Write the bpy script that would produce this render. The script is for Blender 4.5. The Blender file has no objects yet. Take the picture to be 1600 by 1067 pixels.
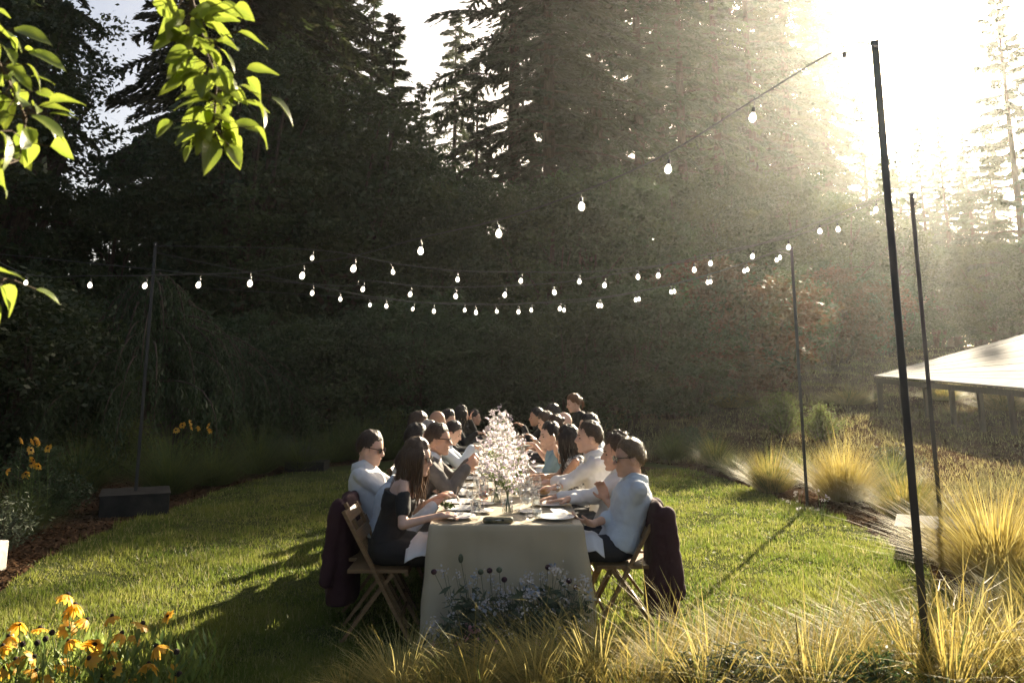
import bpy, math, random
import numpy as np
from mathutils import Vector, Matrix, Euler
S = bpy.context.scene
C = S.collection
PI = math.pi
# ---------------------------------------------------------------- camera
FPX, TH, YAW, CAMH = 1230.0, math.radians(10.0), math.radians(0.6), 1.65
CX, CY = 800.0, 386.0
cd = bpy.data.cameras.new('camera'); cam = bpy.data.objects.new('camera', cd); C.objects.link(cam)
cam.location = (0, 0, CAMH); cam.rotation_euler = (PI/2 + TH, 0, -YAW)
cd.sensor_width = 36; cd.lens = FPX/1600*36; cd.shift_y = (CY-533.5)/1600
cd.clip_start = 0.05; cd.clip_end = 2000
cd.dof.use_dof = True; cd.dof.focus_distance = 6.6; cd.dof.aperture_fstop = 4.5
S.camera = cam
# ---------------------------------------------------------------- light
SUN_EL, SUN_AZ = math.radians(22.3), math.radians(29.3)
w = bpy.data.worlds.new('World'); S.world = w; w.use_nodes = True
nt = w.node_tree; bg = nt.nodes['Background']
sky = nt.nodes.new('ShaderNodeTexSky'); sky.sky_type = 'NISHITA'; sky.sun_disc = False
sky.sun_elevation = SUN_EL; sky.sun_rotation = SUN_AZ; sky.air_density = .8; sky.dust_density = 5.0; sky.ozone_density = 1.0
nt.links.new(sky.outputs[0], bg.inputs[0]); bg.inputs[1].default_value = 0.05
sd = bpy.data.lights.new('sun', 'SUN'); sun = bpy.data.objects.new('sun', sd); C.objects.link(sun)
sd.energy = 5.0; sd.angle = math.radians(0.5); sd.color = (1.0, 0.91, 0.76)
tosun = Vector((math.sin(SUN_AZ)*math.cos(SUN_EL), math.cos(SUN_AZ)*math.cos(SUN_EL), math.sin(SUN_EL)))
sun.rotation_euler = tosun.to_track_quat('Z', 'Y').to_euler(); sun.location = tosun*60
S.view_settings.view_transform = 'Standard'; S.view_settings.look = 'None'
S.view_settings.exposure = 2.3; S.view_settings.gamma = 1.0; S.view_settings.use_curve_mapping = False
S.view_settings.use_white_balance = True; S.view_settings.white_balance_temperature = 7300; S.view_settings.white_balance_tint = 9
S.render.engine = 'CYCLES'
cy = S.cycles
cy.max_bounces = 6; cy.diffuse_bounces = 3; cy.glossy_bounces = 2; cy.transmission_bounces = 6; cy.transparent_max_bounces = 8
cy.volume_bounces = 0; cy.caustics_reflective = False; cy.caustics_refractive = False
cy.use_denoising = True; cy.sample_clamp_indirect = 4.0
HAZE = 0.00040

# ---------------------------------------------------------------- projection helpers (photo pixel -> place)
def ray(px, py):
    d = ((px-CX)/FPX, 1.0, -(py-CY)/FPX)
    c, s = math.cos(TH), math.sin(TH)
    d = (d[0], d[1]*c-d[2]*s, d[1]*s+d[2]*c)
    c, s = math.cos(YAW), -math.sin(YAW)
    return Vector((d[0]*c-d[1]*s, d[0]*s+d[1]*c, d[2]))
def atY(px, py, Y):
    d = ray(px, py); return d*(Y/d[1]) + Vector((0, 0, CAMH))
def gnd(px, py, z=0.0):
    d = ray(px, py); return d*((z-CAMH)/d[2]) + Vector((0, 0, CAMH))
def sm(x, a, b):
    t = np.clip((x-a)/(b-a), 0, 1); return t*t*(3-2*t)
def terr(x, y):
    x = np.asarray(x, float); y = np.asarray(y, float)
    r = sm(x + 0.15*(y-14), -1, 12)
    z = np.clip(y-14, 0, 34)*(0.02+0.095*r) + np.clip(y-48, 0, 90)*0.05*sm(x, -90, 20)
    z = z + (0.06*np.sin(x*1.3+y*.7)+0.05*np.sin(y*1.9-x*.6))*sm(y, 15, 20)
    return z
def T(x, y): return float(terr(x, y))

# ---------------------------------------------------------------- objects
def uname(n): return n
def tag(o, label=None, cat=None, group=None, kind=None):
    if label: o['label'] = label
    if cat: o['category'] = cat
    if group: o['group'] = group
    if kind: o['kind'] = kind
    return o
def thing(name, label, cat, loc=(0, 0, 0), rz=0.0, group=None):
    o = bpy.data.objects.new(name, None); C.objects.link(o); o.empty_display_size = 0.1
    o.location = loc; o.rotation_euler = (0, 0, rz)
    return tag(o, label, cat, group)
class MB:
    """collects shapes and links them as one mesh object"""
    def __init__(self): self.v = []; self.f = []; self.m = []; self.n = 0; self.mi = 0
    def add(self, v, f, mi=None):
        v = np.asarray(v, float).reshape(-1, 3); n = self.n
        self.v.append(v); self.n += len(v)
        if isinstance(f, np.ndarray): f = f.tolist()
        self.f.extend([tuple(i+n for i in q) for q in f]); self.m.extend([self.mi if mi is None else mi]*len(f))
    def box(self, c, s, M=None, mi=None):
        x, y, z = s[0]/2, s[1]/2, s[2]/2
        v = np.array([(-x,-y,-z),(x,-y,-z),(x,y,-z),(-x,y,-z),(-x,-y,z),(x,-y,z),(x,y,z),(-x,y,z)])
        if M is not None: v = v @ np.array(M.to_3x3()).T
        self.add(v+np.array(c), [(0,3,2,1),(4,5,6,7),(0,1,5,4),(1,2,6,5),(2,3,7,6),(3,0,4,7)], mi)
    def bar(self, a, b, wx, wy, up=(0,0,1), mi=None):
        a = Vector(a); b = Vector(b); d = (b-a); L = d.length; d.normalize()
        u = Vector(up); s = d.cross(u)
        if s.length < 1e-4: s = d.cross(Vector((1,0,0)))
        s.normalize(); u = s.cross(d)
        M = Matrix((s, u, d)).transposed()
        self.box((a+b)/2, (wx, wy, L), M, mi)
    def tube(self, pts, rad, n=6, cap=True, mi=None, flat=1.0, up=None):
        P = np.array([tuple(p) for p in pts], float); k = len(P)
        R = np.full(k, rad, float) if np.isscalar(rad) else np.array(rad, float)
        tn = np.gradient(P, axis=0); tn /= np.maximum(np.linalg.norm(tn, axis=1, keepdims=True), 1e-9)
        ref = np.array(up if up is not None else ((0,0,1) if abs(tn[:,2]).mean() < .8 else (1,0,0)), float)
        a = np.cross(tn, ref); a /= np.maximum(np.linalg.norm(a, axis=1, keepdims=True), 1e-9); b = np.cross(tn, a)
        th = np.arange(n)*2*PI/n
        v = (P[:,None]+R[:,None,None]*(a[:,None]*np.cos(th)[None,:,None]+flat*b[:,None]*np.sin(th)[None,:,None])).reshape(-1,3)
        f = [(i*n+j, i*n+(j+1)%n, (i+1)*n+(j+1)%n, (i+1)*n+j) for i in range(k-1) for j in range(n)]
        if cap: f += [tuple(range(n-1,-1,-1)), tuple((k-1)*n+j for j in range(n))]
        self.add(v, f, mi)
    def capsule(self, a, b, r0, r1, n=10, mi=None):
        a = np.array(a, float); b = np.array(b, float); d = b-a; L = np.linalg.norm(d); d = d/max(L, 1e-9)
        pts = []; rr = []
        for q in (-.95,-.6,-.0): pts.append(a+d*q*r0); rr.append(r0*math.sqrt(max(0,1-q*q)))
        for q in (0.,.6,.95): pts.append(b+d*q*r1); rr.append(r1*math.sqrt(max(0,1-q*q)))
        self.tube(pts, rr, n, True, mi)
    def ell(self, c, r, F=None, nu=14, nv=9, mi=None, fn=None):
        th = np.linspace(0, PI, nv+1)[1:-1]; ph = np.arange(nu)*2*PI/nu
        d = np.array([(math.sin(t)*math.cos(p), math.sin(t)*math.sin(p), math.cos(t)) for t in th for p in ph]+[(0,0,1),(0,0,-1)])
        v = d*np.array(r)
        if fn is not None: v = fn(d, v)
        if F is not None: v = v @ np.array(F)          # rows of F are local x,y,z axes
        k = nv-1
        f = [(i*nu+j, (i+1)*nu+j, (i+1)*nu+(j+1)%nu, i*nu+(j+1)%nu) for i in range(k-1) for j in range(nu)]
        f += [(k*nu, j, (j+1)%nu) for j in range(nu)]+[(k*nu+1, (k-1)*nu+(j+1)%nu, (k-1)*nu+j) for j in range(nu)]
        self.add(v+np.array(c), f, mi)
    def loft(self, secs, n=18, mi=None, pw=2.4):
        """secs: (centre, xaxis, yaxis, rx, ry)"""
        th = np.arange(n)*2*PI/n; c_, s_ = np.cos(th), np.sin(th)
        e = 2/pw; cc = np.sign(c_)*abs(c_)**e; ss = np.sign(s_)*abs(s_)**e
        v = []
        for (c, xa, ya, rx, ry) in secs:
            v.append(np.array(c)[None]+rx*cc[:,None]*np.array(xa)[None]+ry*ss[:,None]*np.array(ya)[None])
        k = len(secs)
        f = [(i*n+j, i*n+(j+1)%n, (i+1)*n+(j+1)%n, (i+1)*n+j) for i in range(k-1) for j in range(n)]
        f += [tuple(range(n-1,-1,-1)), tuple((k-1)*n+j for j in range(n))]
        self.add(np.concatenate(v), f, mi)
    def lathe(self, prof, n=16, c=(0,0,0), mi=None, cap=False):
        th = np.arange(n)*2*PI/n
        v = np.array([(r*math.cos(t)+c[0], r*math.sin(t)+c[1], z+c[2]) for r, z in prof for t in th]); k = len(prof)
        f = [(i*n+j, i*n+(j+1)%n, (i+1)*n+(j+1)%n, (i+1)*n+j) for i in range(k-1) for j in range(n)]
        if cap: f += [tuple(range(n-1,-1,-1)), tuple((k-1)*n+j for j in range(n))]
        self.add(v, f, mi)
    def mesh(self, name, mats, smooth=False):
        me = bpy.data.meshes.new(name)
        me.from_pydata(np.concatenate(self.v).tolist() if self.v else [], [], self.f)
        for m in (mats if isinstance(mats, (list, tuple)) else [mats]): me.materials.append(m)
        if any(self.m): me.polygons.foreach_set('material_index', self.m)
        if smooth: me.polygons.foreach_set('use_smooth', [True]*len(me.polygons))
        me.update(); return me
    def build(self, name, mats, parent=None, smooth=False, loc=None):
        o = bpy.data.objects.new(name, self.mesh(name, mats, smooth)); C.objects.link(o)
        if parent is not None: o.parent = parent
        if loc is not None: o.location = loc
        return o
def trimesh(name, V, mats, idx=None, quads=False):
    """fast mesh of separate triangles/quads; V (n,k,3)"""
    V = np.asarray(V, np.float32); n, k = V.shape[:2]
    me = bpy.data.meshes.new(name); me.vertices.add(n*k); me.vertices.foreach_set('co', V.reshape(-1))
    me.loops.add(n*k); me.loops.foreach_set('vertex_index', np.arange(n*k, dtype=np.int32))
    me.polygons.add(n); me.polygons.foreach_set('loop_start', np.arange(0, n*k, k, dtype=np.int32))
    for m in (mats if isinstance(mats, (list, tuple)) else [mats]): me.materials.append(m)
    if idx is not None: me.polygons.foreach_set('material_index', np.asarray(idx, np.int32))
    me.update(calc_edges=True); return me
def link(name, me, parent=None, loc=None):
    o = bpy.data.objects.new(name, me); C.objects.link(o)
    if parent is not None: o.parent = parent
    if loc is not None: o.location = loc
    return o
def kids(o): return [c for c in KID.get(o.name, [])]
def copy_tree(o, parent=None):
    c = o.copy(); C.objects.link(c); c.parent = parent
    for ch in list(o.children): copy_tree(ch, c)
    return c

# ---------------------------------------------------------------- materials
def mat(name, col, col2=None, rough=.7, scale=8.0, bump=0.0, bscale=None, metal=0.0, spec=.4, trans=0.0, tcol=None, detail=4, rnd=0.0, stretch=None, sss=0.0, sheen=0.0):
    m = bpy.data.materials.new(name); m.use_nodes = True; t = m.node_tree; p = t.nodes['Principled BSDF']
    p.inputs['Roughness'].default_value = rough; p.inputs['Metallic'].default_value = metal
    p.inputs['Specular IOR Level'].default_value = spec
    if sss: p.inputs['Subsurface Weight'].default_value = sss; p.inputs['Subsurface Radius'].default_value = (.02, .008, .004)
    if sheen: p.inputs['Sheen Weight'].default_value = sheen
    src = None
    tc = t.nodes.new('ShaderNodeTexCoord'); vec = tc.outputs['Object']
    if stretch:
        mp = t.nodes.new('ShaderNodeMapping'); mp.inputs['Scale'].default_value = stretch
        t.links.new(vec, mp.inputs[0]); vec = mp.outputs[0]
    if col2 is not None:
        nz = t.nodes.new('ShaderNodeTexNoise'); nz.inputs['Scale'].default_value = scale; nz.inputs['Detail'].default_value = detail
        t.links.new(vec, nz.inputs['Vector'])
        rp = t.nodes.new('ShaderNodeValToRGB'); rp.color_ramp.elements[0].position = .34; rp.color_ramp.elements[1].position = .66
        rp.color_ramp.elements[0].color = (*col, 1); rp.color_ramp.elements[1].color = (*col2, 1)
        t.links.new(nz.outputs[0], rp.inputs[0]); src = rp.outputs[0]
    if rnd:
        oi = t.nodes.new('ShaderNodeObjectInfo'); hs = t.nodes.new('ShaderNodeHueSaturation')
        mr = t.nodes.new('ShaderNodeMapRange'); mr.inputs[3].default_value = 1-rnd; mr.inputs[4].default_value = 1+rnd
        t.links.new(oi.outputs['Random'], mr.inputs[0]); t.links.new(mr.outputs[0], hs.inputs['Value'])
        if src is not None: t.links.new(src, hs.inputs['Color'])
        else: hs.inputs['Color'].default_value = (*col, 1)
        src = hs.outputs[0]
    if src is not None: t.links.new(src, p.inputs['Base Color'])
    else: p.inputs['Base Color'].default_value = (*col, 1)
    if bump:
        n2 = t.nodes.new('ShaderNodeTexNoise'); n2.inputs['Scale'].default_value = bscale or scale*4; n2.inputs['Detail'].default_value = 5
        t.links.new(vec, n2.inputs['Vector'])
        b = t.nodes.new('ShaderNodeBump'); b.inputs['Strength'].default_value = bump; b.inputs['Distance'].default_value = .02
        t.links.new(n2.outputs[0], b.inputs['Height']); t.links.new(b.outputs[0], p.inputs['Normal'])
    if trans:
        out = t.nodes['Material Output']; tr = t.nodes.new('ShaderNodeBsdfTranslucent'); mx = t.nodes.new('ShaderNodeMixShader')
        mx.inputs[0].default_value = trans
        if tcol is not None: tr.inputs[0].default_value = (*tcol, 1)
        elif src is not None: t.links.new(src, tr.inputs[0])
        else: tr.inputs[0].default_value = (*col, 1)
        t.links.new(p.outputs[0], mx.inputs[1]); t.links.new(tr.outputs[0], mx.inputs[2]); t.links.new(mx.outputs[0], out.inputs[0])
    return m
def glassmat(name, col=(1,1,1), ior=1.45, rough=0.0):
    """thin clear glass: mostly see-through, with bright rims"""
    m = bpy.data.materials.new(name); m.use_nodes = True; t = m.node_tree; out = t.nodes['Material Output']
    t.nodes.remove(t.nodes['Principled BSDF'])
    tr = t.nodes.new('ShaderNodeBsdfTransparent'); gl = t.nodes.new('ShaderNodeBsdfGlossy'); mx = t.nodes.new('ShaderNodeMixShader')
    tr.inputs[0].default_value = (*col, 1); gl.inputs['Roughness'].default_value = .12
    fr = t.nodes.new('ShaderNodeLayerWeight'); fr.inputs[0].default_value = .35
    mr = t.nodes.new('ShaderNodeMapRange'); mr.inputs[3].default_value = .05; mr.inputs[4].default_value = .75
    t.links.new(fr.outputs['Facing'], mr.inputs[0]); t.links.new(mr.outputs[0], mx.inputs[0])
    t.links.new(tr.outputs[0], mx.inputs[1]); t.links.new(gl.outputs[0], mx.inputs[2]); t.links.new(mx.outputs[0], out.inputs[0])
    return m
M = {}
M['soil'] = mat('soil', (.035,.022,.014), (.075,.045,.028), 1.0, 6, .6, 40, spec=0.0)
M['turf_soil'] = mat('turf_soil', (.035,.045,.015), (.06,.065,.025), 1.0, 5, .5, 50, spec=0.0)
M['blade'] = mat('lawn_blade', (.09,.135,.02), (.20,.215,.045), .5, 1.1, trans=.58, detail=8)
M['blade2'] = mat('lawn_blade_dry', (.26,.24,.09), (.38,.34,.15), .6, 2, trans=.45)
M['meadow'] = mat('meadow_blade', (.10,.10,.04), (.22,.17,.085), .7, .5, trans=.45, detail=6)
M['chip'] = mat('bark_chip', (.05,.028,.016), (.12,.07,.04), 1.0, 30, spec=0.0)
M['gold'] = mat('gold_blade', (.28,.21,.05), (.40,.33,.11), .6, 3, trans=.5, spec=.12)
M['straw'] = mat('straw_blade', (.34,.28,.09), (.46,.40,.16), .65, 3, trans=.45, spec=.1)
M['green'] = mat('green_blade', (.08,.11,.03), (.16,.18,.05), .65, 3, trans=.45, spec=.15)
M['dgreen'] = mat('dark_green_blade', (.06,.09,.03), (.11,.14,.05), .7, 3, trans=.45, spec=.15)
M['needle'] = mat('conifer_foliage', (.022,.038,.014), (.05,.065,.024), .6, .35, trans=.35, rnd=.25)
M['redwood'] = mat('redwood_foliage', (.028,.036,.013), (.06,.058,.022), .6, .35, trans=.35, rnd=.25)
M['oak'] = mat('oak_leaf', (.03,.048,.016), (.07,.09,.028), .5, .6, trans=.35, rnd=.2)
M['bush'] = mat('bush_leaf', (.035,.06,.022), (.065,.10,.035), .5, .8, trans=.35, rnd=.2)
M['rust'] = mat('rusty_leaf', (.05,.055,.02), (.14,.06,.03), .6, 1.2, trans=.35)
M['bark'] = mat('bark', (.045,.03,.022), (.10,.065,.045), .95, 6, .8, 14, stretch=(3,3,.4))
M['twig'] = mat('twig', (.06,.04,.025), (.10,.07,.045), .9, 20)
M['leaf'] = mat('big_leaf', (.085,.13,.022), (.16,.20,.035), .38, 14, trans=.5, spec=.45, rnd=.3)
def leafveins(m):
    t = m.node_tree; L_ = t.links; p = t.nodes['Principled BSDF']; tr = next(n for n in t.nodes if n.type == 'BSDF_TRANSLUCENT')
    src = p.inputs['Base Color'].links[0].from_socket; tc = next(n for n in t.nodes if n.type == 'TEX_COORD'); sx = t.nodes.new('ShaderNodeSeparateXYZ'); L_.new(tc.outputs['Object'], sx.inputs[0])
    def mth(op, a, b=None):
        n = t.nodes.new('ShaderNodeMath'); n.operation = op
        for i, v in enumerate((a, b)):
            if v is None: continue
            if isinstance(v, (int, float)): n.inputs[i].default_value = v
            else: L_.new(v, n.inputs[i])
        return n.outputs[0]
    ay = mth('ABSOLUTE', sx.outputs[1]); ph = mth('SINE', mth('MULTIPLY', mth('SUBTRACT', sx.outputs[0], mth('MULTIPLY', ay, .9)), 620.))
    side = mth('GREATER_THAN', ph, .86); mid = mth('LESS_THAN', ay, .0011); vein = mth('MAXIMUM', mth('MULTIPLY', side, .45), mid)
    mx = t.nodes.new('ShaderNodeMixRGB'); L_.new(vein, mx.inputs[0]); L_.new(src, mx.inputs[1]); mx.inputs[2].default_value = (.26,.30,.10,1); L_.new(mx.outputs[0], p.inputs['Base Color'])
    m2 = t.nodes.new('ShaderNodeMixRGB'); m2.blend_type = 'MULTIPLY'; m2.inputs[0].default_value = 1; L_.new(src, m2.inputs[1]); m2.inputs[2].default_value = (2.1,1.95,1.6,1)
    m3 = t.nodes.new('ShaderNodeMixRGB'); L_.new(vein, m3.inputs[0]); L_.new(m2.outputs[0], m3.inputs[1]); m3.inputs[2].default_value = (.14,.18,.04,1); L_.new(m3.outputs[0], tr.inputs[0])
leafveins(M['leaf'])
M['black_steel'] = mat('black_steel', (.012,.012,.012), (.02,.019,.018), .45, 9, metal=.0, spec=.5)
M['planter'] = mat('dark_box', (.018,.017,.016), (.035,.033,.03), .9, 5, .2, 30, spec=.15)
M['wire'] = mat('wire', (.06,.06,.055), rough=.35)
M['cloth'] = mat('linen', (.50,.41,.27), (.56,.47,.33), .85, 3, .15, 300, trans=.25, sheen=.2)
M['wood'] = mat('chair_wood', (.14,.075,.03), (.21,.12,.05), .5, 5, .15, 40, stretch=(1,1,12))
M['plate'] = mat('plate', (.80,.79,.76), rough=.2, spec=.5)
M['steel'] = mat('cutlery', (.6,.6,.58), rough=.25, metal=1)
M['glass'] = glassmat('clear_glass')
M['wine'] = glassmat('red_wine', (.35,.03,.03))
M['spritz'] = glassmat('orange_drink', (1.0,.25,.08))
M['water'] = glassmat('water', (.93,.96,.95))
M['napkin'] = mat('napkin', (.78,.77,.76), (.82,.81,.80), .85, 6, .2, 120, trans=.2)
M['case'] = mat('case', (.05,.055,.03), (.20,.17,.10), .35, 22)
M['petal_w'] = mat('white_petal', (.60,.58,.56), (.64,.58,.59), .6, 9, trans=.5)
M['petal_l'] = mat('lilac_petal', (.50,.42,.52), (.60,.54,.58), .6, 9, trans=.5)
M['petal_b'] = mat('blue_petal', (.26,.31,.38), (.40,.43,.46), .6, 9, trans=.4)
M['petal_p'] = mat('pink_petal', (.50,.24,.26), (.62,.36,.34), .6, 9, trans=.4)
M['stem'] = mat('stem', (.10,.16,.04), (.18,.24,.07), .55, 9, trans=.35)
M['susan_leaf'] = mat('susan_leaf', (.16,.22,.05), (.26,.32,.09), .6, 9, trans=.6, spec=.1)
M['sage'] = mat('sage_leaf', (.055,.075,.04), (.11,.13,.08), .7, 9, trans=.25)
M['dark_bloom'] = mat('dark_bloom', (.03,.012,.016), (.06,.02,.03), .8, 40, .5)
M['sus_petal'] = mat('golden_petal', (.66,.36,.045), (.78,.50,.09), .5, 14, trans=.55)
M['sus_cone'] = mat('brown_cone', (.02,.010,.008), (.04,.02,.014), .9, 60, .8)
M['roof'] = mat('pale_board', (.17,.16,.145), (.25,.235,.21), .9, 3, .3, 20, stretch=(.6,.6,1), rnd=.22, spec=.2)
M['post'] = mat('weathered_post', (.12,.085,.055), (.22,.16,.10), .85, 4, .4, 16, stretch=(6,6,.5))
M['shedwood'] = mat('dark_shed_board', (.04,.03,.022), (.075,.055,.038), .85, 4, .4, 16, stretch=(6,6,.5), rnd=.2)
M['stone'] = mat('pale_stone', (.42,.39,.34), (.55,.52,.47), .85, 5, .6, 14)
def skin(i, c): 
    k = 'skin%d' % i
    if k not in M: M[k] = mat('skin_tone', c, tuple(min(1,x*1.12) for x in c), .5, 25, .08, 180, sss=.12, spec=.4)
    return M[k]
def fab(name, c, c2=None, r=.85, tr=0.0, rough_b=.12):
    k = 'fab_'+name
    if k not in M: M[k] = mat(name, c, c2 or tuple(x*1.15 for x in c), r, 14, rough_b, 45, trans=tr)
    return M[k]
def hairmat(name, c):
    k = 'hair_'+name
    if k not in M: M[k] = mat('hair_'+name, c, tuple(x*1.7 for x in c), .38, 60, .5, 160, spec=.5, trans=.2, stretch=(1,1,.15))
    return M[k]
rng = np.random.default_rng(7); random.seed(7)
# ================================================================ GROUND
def sheet(name, xs, ys, dz, m, kind='structure', keep=None):
    X, Y = np.meshgrid(xs, ys); Z = terr(X, Y)+dz
    v = np.stack([X, Y, Z], -1).reshape(-1, 3); nx = len(xs)
    f = []
    for j in range(len(ys)-1):
        for i in range(nx-1):
            if keep is None or keep(xs[i], ys[j], xs[i+1], ys[j+1]): f.append((j*nx+i, j*nx+i+1, (j+1)*nx+i+1, (j+1)*nx+i))
    mb = MB(); mb.add(v, f); o = mb.build(name, m, smooth=True); tag(o, kind=kind); return o
gx = np.unique(np.concatenate([np.linspace(-150, -20, 27), np.linspace(-20, 30, 81), np.linspace(30, 160, 27)]))
gy = np.unique(np.concatenate([np.linspace(-40, 2, 15), np.linspace(2, 45, 87), np.linspace(45, 190, 41)]))
tag(sheet('ground', gx, gy, 0, M['soil']), 'dark bark mulch and bare earth under the beds and trees', None)
# the mown lawn, traced on the ground
LAWN = [gnd(x, y) for x, y in [(-60,960),(0,925),(55,882),(130,845),(205,812),(290,790),(345,764),(430,744),(520,734),(600,728),(800,722),(990,728),
        (1070,738),(1140,752),(1215,778),(1290,800),(1370,838),(1425,872),(1462,905),(1500,950),(1540,1010),(1560,1067)]]
LAWN = np.array([(p.x, p.y) for p in LAWN]+[(3.6, 3.2), (-3.6, 3.2)])
def inpoly(x, y, P):
    x = np.asarray(x); y = np.asarray(y); r = np.zeros(x.shape, bool); n = len(P)
    for i in range(n):
        x1, y1 = P[i]; x2, y2 = P[(i+1) % n]
        c = (y1 > y) != (y2 > y)
        with np.errstate(divide='ignore', invalid='ignore'): xi = (x2-x1)*(y-y1)/(y2-y1)+x1
        r ^= c & (x < xi)
    return r
mb = MB()   # lawn bed: a sheet 4 mm above the soil
import bmesh
bm = bmesh.new(); bm.faces.new([bm.verts.new((p[0], p[1], .004+T(p[0], p[1]))) for p in LAWN]); bmesh.ops.triangulate(bm, faces=bm.faces[:])
me = bpy.data.meshes.new('lawn'); bm.to_mesh(me); bm.free(); me.materials.append(M['turf_soil'])
tag(link('lawn', me), 'mown lawn under and around the dining table', None, kind='structure')

def blades(x, y, z, L, wd, lean=.5, mi=None, curl=.0):
    """one bent triangle per blade"""
    n = len(x); a = rng.uniform(0, 2*PI, n); b = rng.uniform(0, 2*PI, n)
    ln = np.abs(rng.normal(0, lean, n)).clip(0, 1.3)
    base = np.stack([x, y, z], -1)
    sd_ = np.stack([np.cos(a), np.sin(a), 0*a], -1)*(wd/2)[:,None]
    tip = base+np.stack([np.cos(b)*np.sin(ln)*L, np.sin(b)*np.sin(ln)*L, np.cos(ln)*L], -1)
    return np.stack([base-sd_, base+sd_, tip], 1)
def scatter(n, y0, y1, power, keep, spread=.75):
    """points on the ground, thinning out with distance"""
    u = rng.uniform(0, 1, n); y = (y0**(1-power)+u*(y1**(1-power)-y0**(1-power)))**(1/(1-power))
    x = rng.uniform(-spread, spread, n)*(y+1.0)
    k = keep(x, y); return x[k], y[k]
x, y = scatter(1000000, 3.9, 15.5, 1.6, lambda x, y: inpoly(x+.05*np.sin(y*9), y+.05*np.sin(x*11), LAWN))
pat = np.sin(x*2.1+np.sin(y*1.7))*np.sin(y*2.6+np.sin(x*1.3))+.6*np.sin(x*7.3+y*3)*np.sin(y*8.1-x*2)+.7*np.sin(x*17.3+3*np.sin(y*5))*np.sin(y*15.1-x*4)
keep = rng.uniform(0, 1, len(x)) < (.70+.3*pat); x = x[keep]; y = y[keep]; pat = pat[keep]
L = rng.gamma(5, .0066, len(x))*(1+.38*pat)*(1+.018*np.maximum(y-5, 0)); wd = .0042+.0007*y*rng.uniform(.7, 1.2, len(x))
V = blades(x, y, terr(x, y)+.002, L, wd, .85)
idx = (rng.uniform(0, 1, len(x)) < .14).astype(int)
tag(link('lawn_grass', trimesh('lawn_grass', V, [M['blade'], M['blade2']], idx)), 'short uneven green lawn grass with paler dry blades', 'grass', kind='stuff')
# rough meadow grass on the right and up the slope behind
def meadow(x, y):
    r = ~inpoly(x, y, LAWN)
    edge = (x > 4.6+.13*(y-8)) | ((y > 16.2) & (x > 1.2))
    return r & edge & (y > 7)
x, y = scatter(520000, 7, 48, 1.35, meadow, .95)
pat = np.sin(x*.9+np.sin(y*.7))*np.sin(y*1.1+np.sin(x*.5))+.6*np.sin(x*3.3+y)*np.sin(y*3.1-x)
keep = rng.uniform(0, 1, len(x)) < (.66+.3*pat); x = x[keep]; y = y[keep]; pat = pat[keep]
L = rng.gamma(6, .0115, len(x))*(1+.4*pat)*(1+.02*np.maximum(y-10,0)); wd = .0035+.0007*y*rng.uniform(.7, 1.3, len(x))
V = blades(x, y, terr(x, y)+.002, L, wd, .6)
tag(link('meadow_grass', trimesh('meadow_grass', V, [M['meadow'], M['blade2']], (rng.uniform(0,1,len(x)) < .3).astype(int))),
    'rough dry meadow grass beyond the lawn and up the slope', 'grass', kind='stuff')
# bark chips in the beds
def bed(x, y): return ~inpoly(x, y, LAWN) & (x < 4.9+.13*(y-8)) & (y < 17)
x, y = scatter(110000, 4.2, 17, 1.4, bed, .8)
n = len(x); a = rng.uniform(0, 2*PI, n); l = rng.uniform(.008, .026, n)+.0006*y; ww = l*rng.uniform(.25, .5, n); tl = rng.normal(0, .35, (n, 2))
d1 = np.stack([np.cos(a), np.sin(a), tl[:,0]], -1)*l[:,None]; d2 = np.stack([-np.sin(a), np.cos(a), tl[:,1]], -1)*ww[:,None]
b0 = np.stack([x, y, terr(x, y)+.012], -1)
tag(link('bark_chips', trimesh('bark_chips', np.stack([b0-d1-d2, b0+d1-d2, b0+d1+d2, b0-d1+d2], 1), M['chip'])), 'brown bark chips strewn over the garden beds', 'mulch', kind='stuff')

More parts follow.
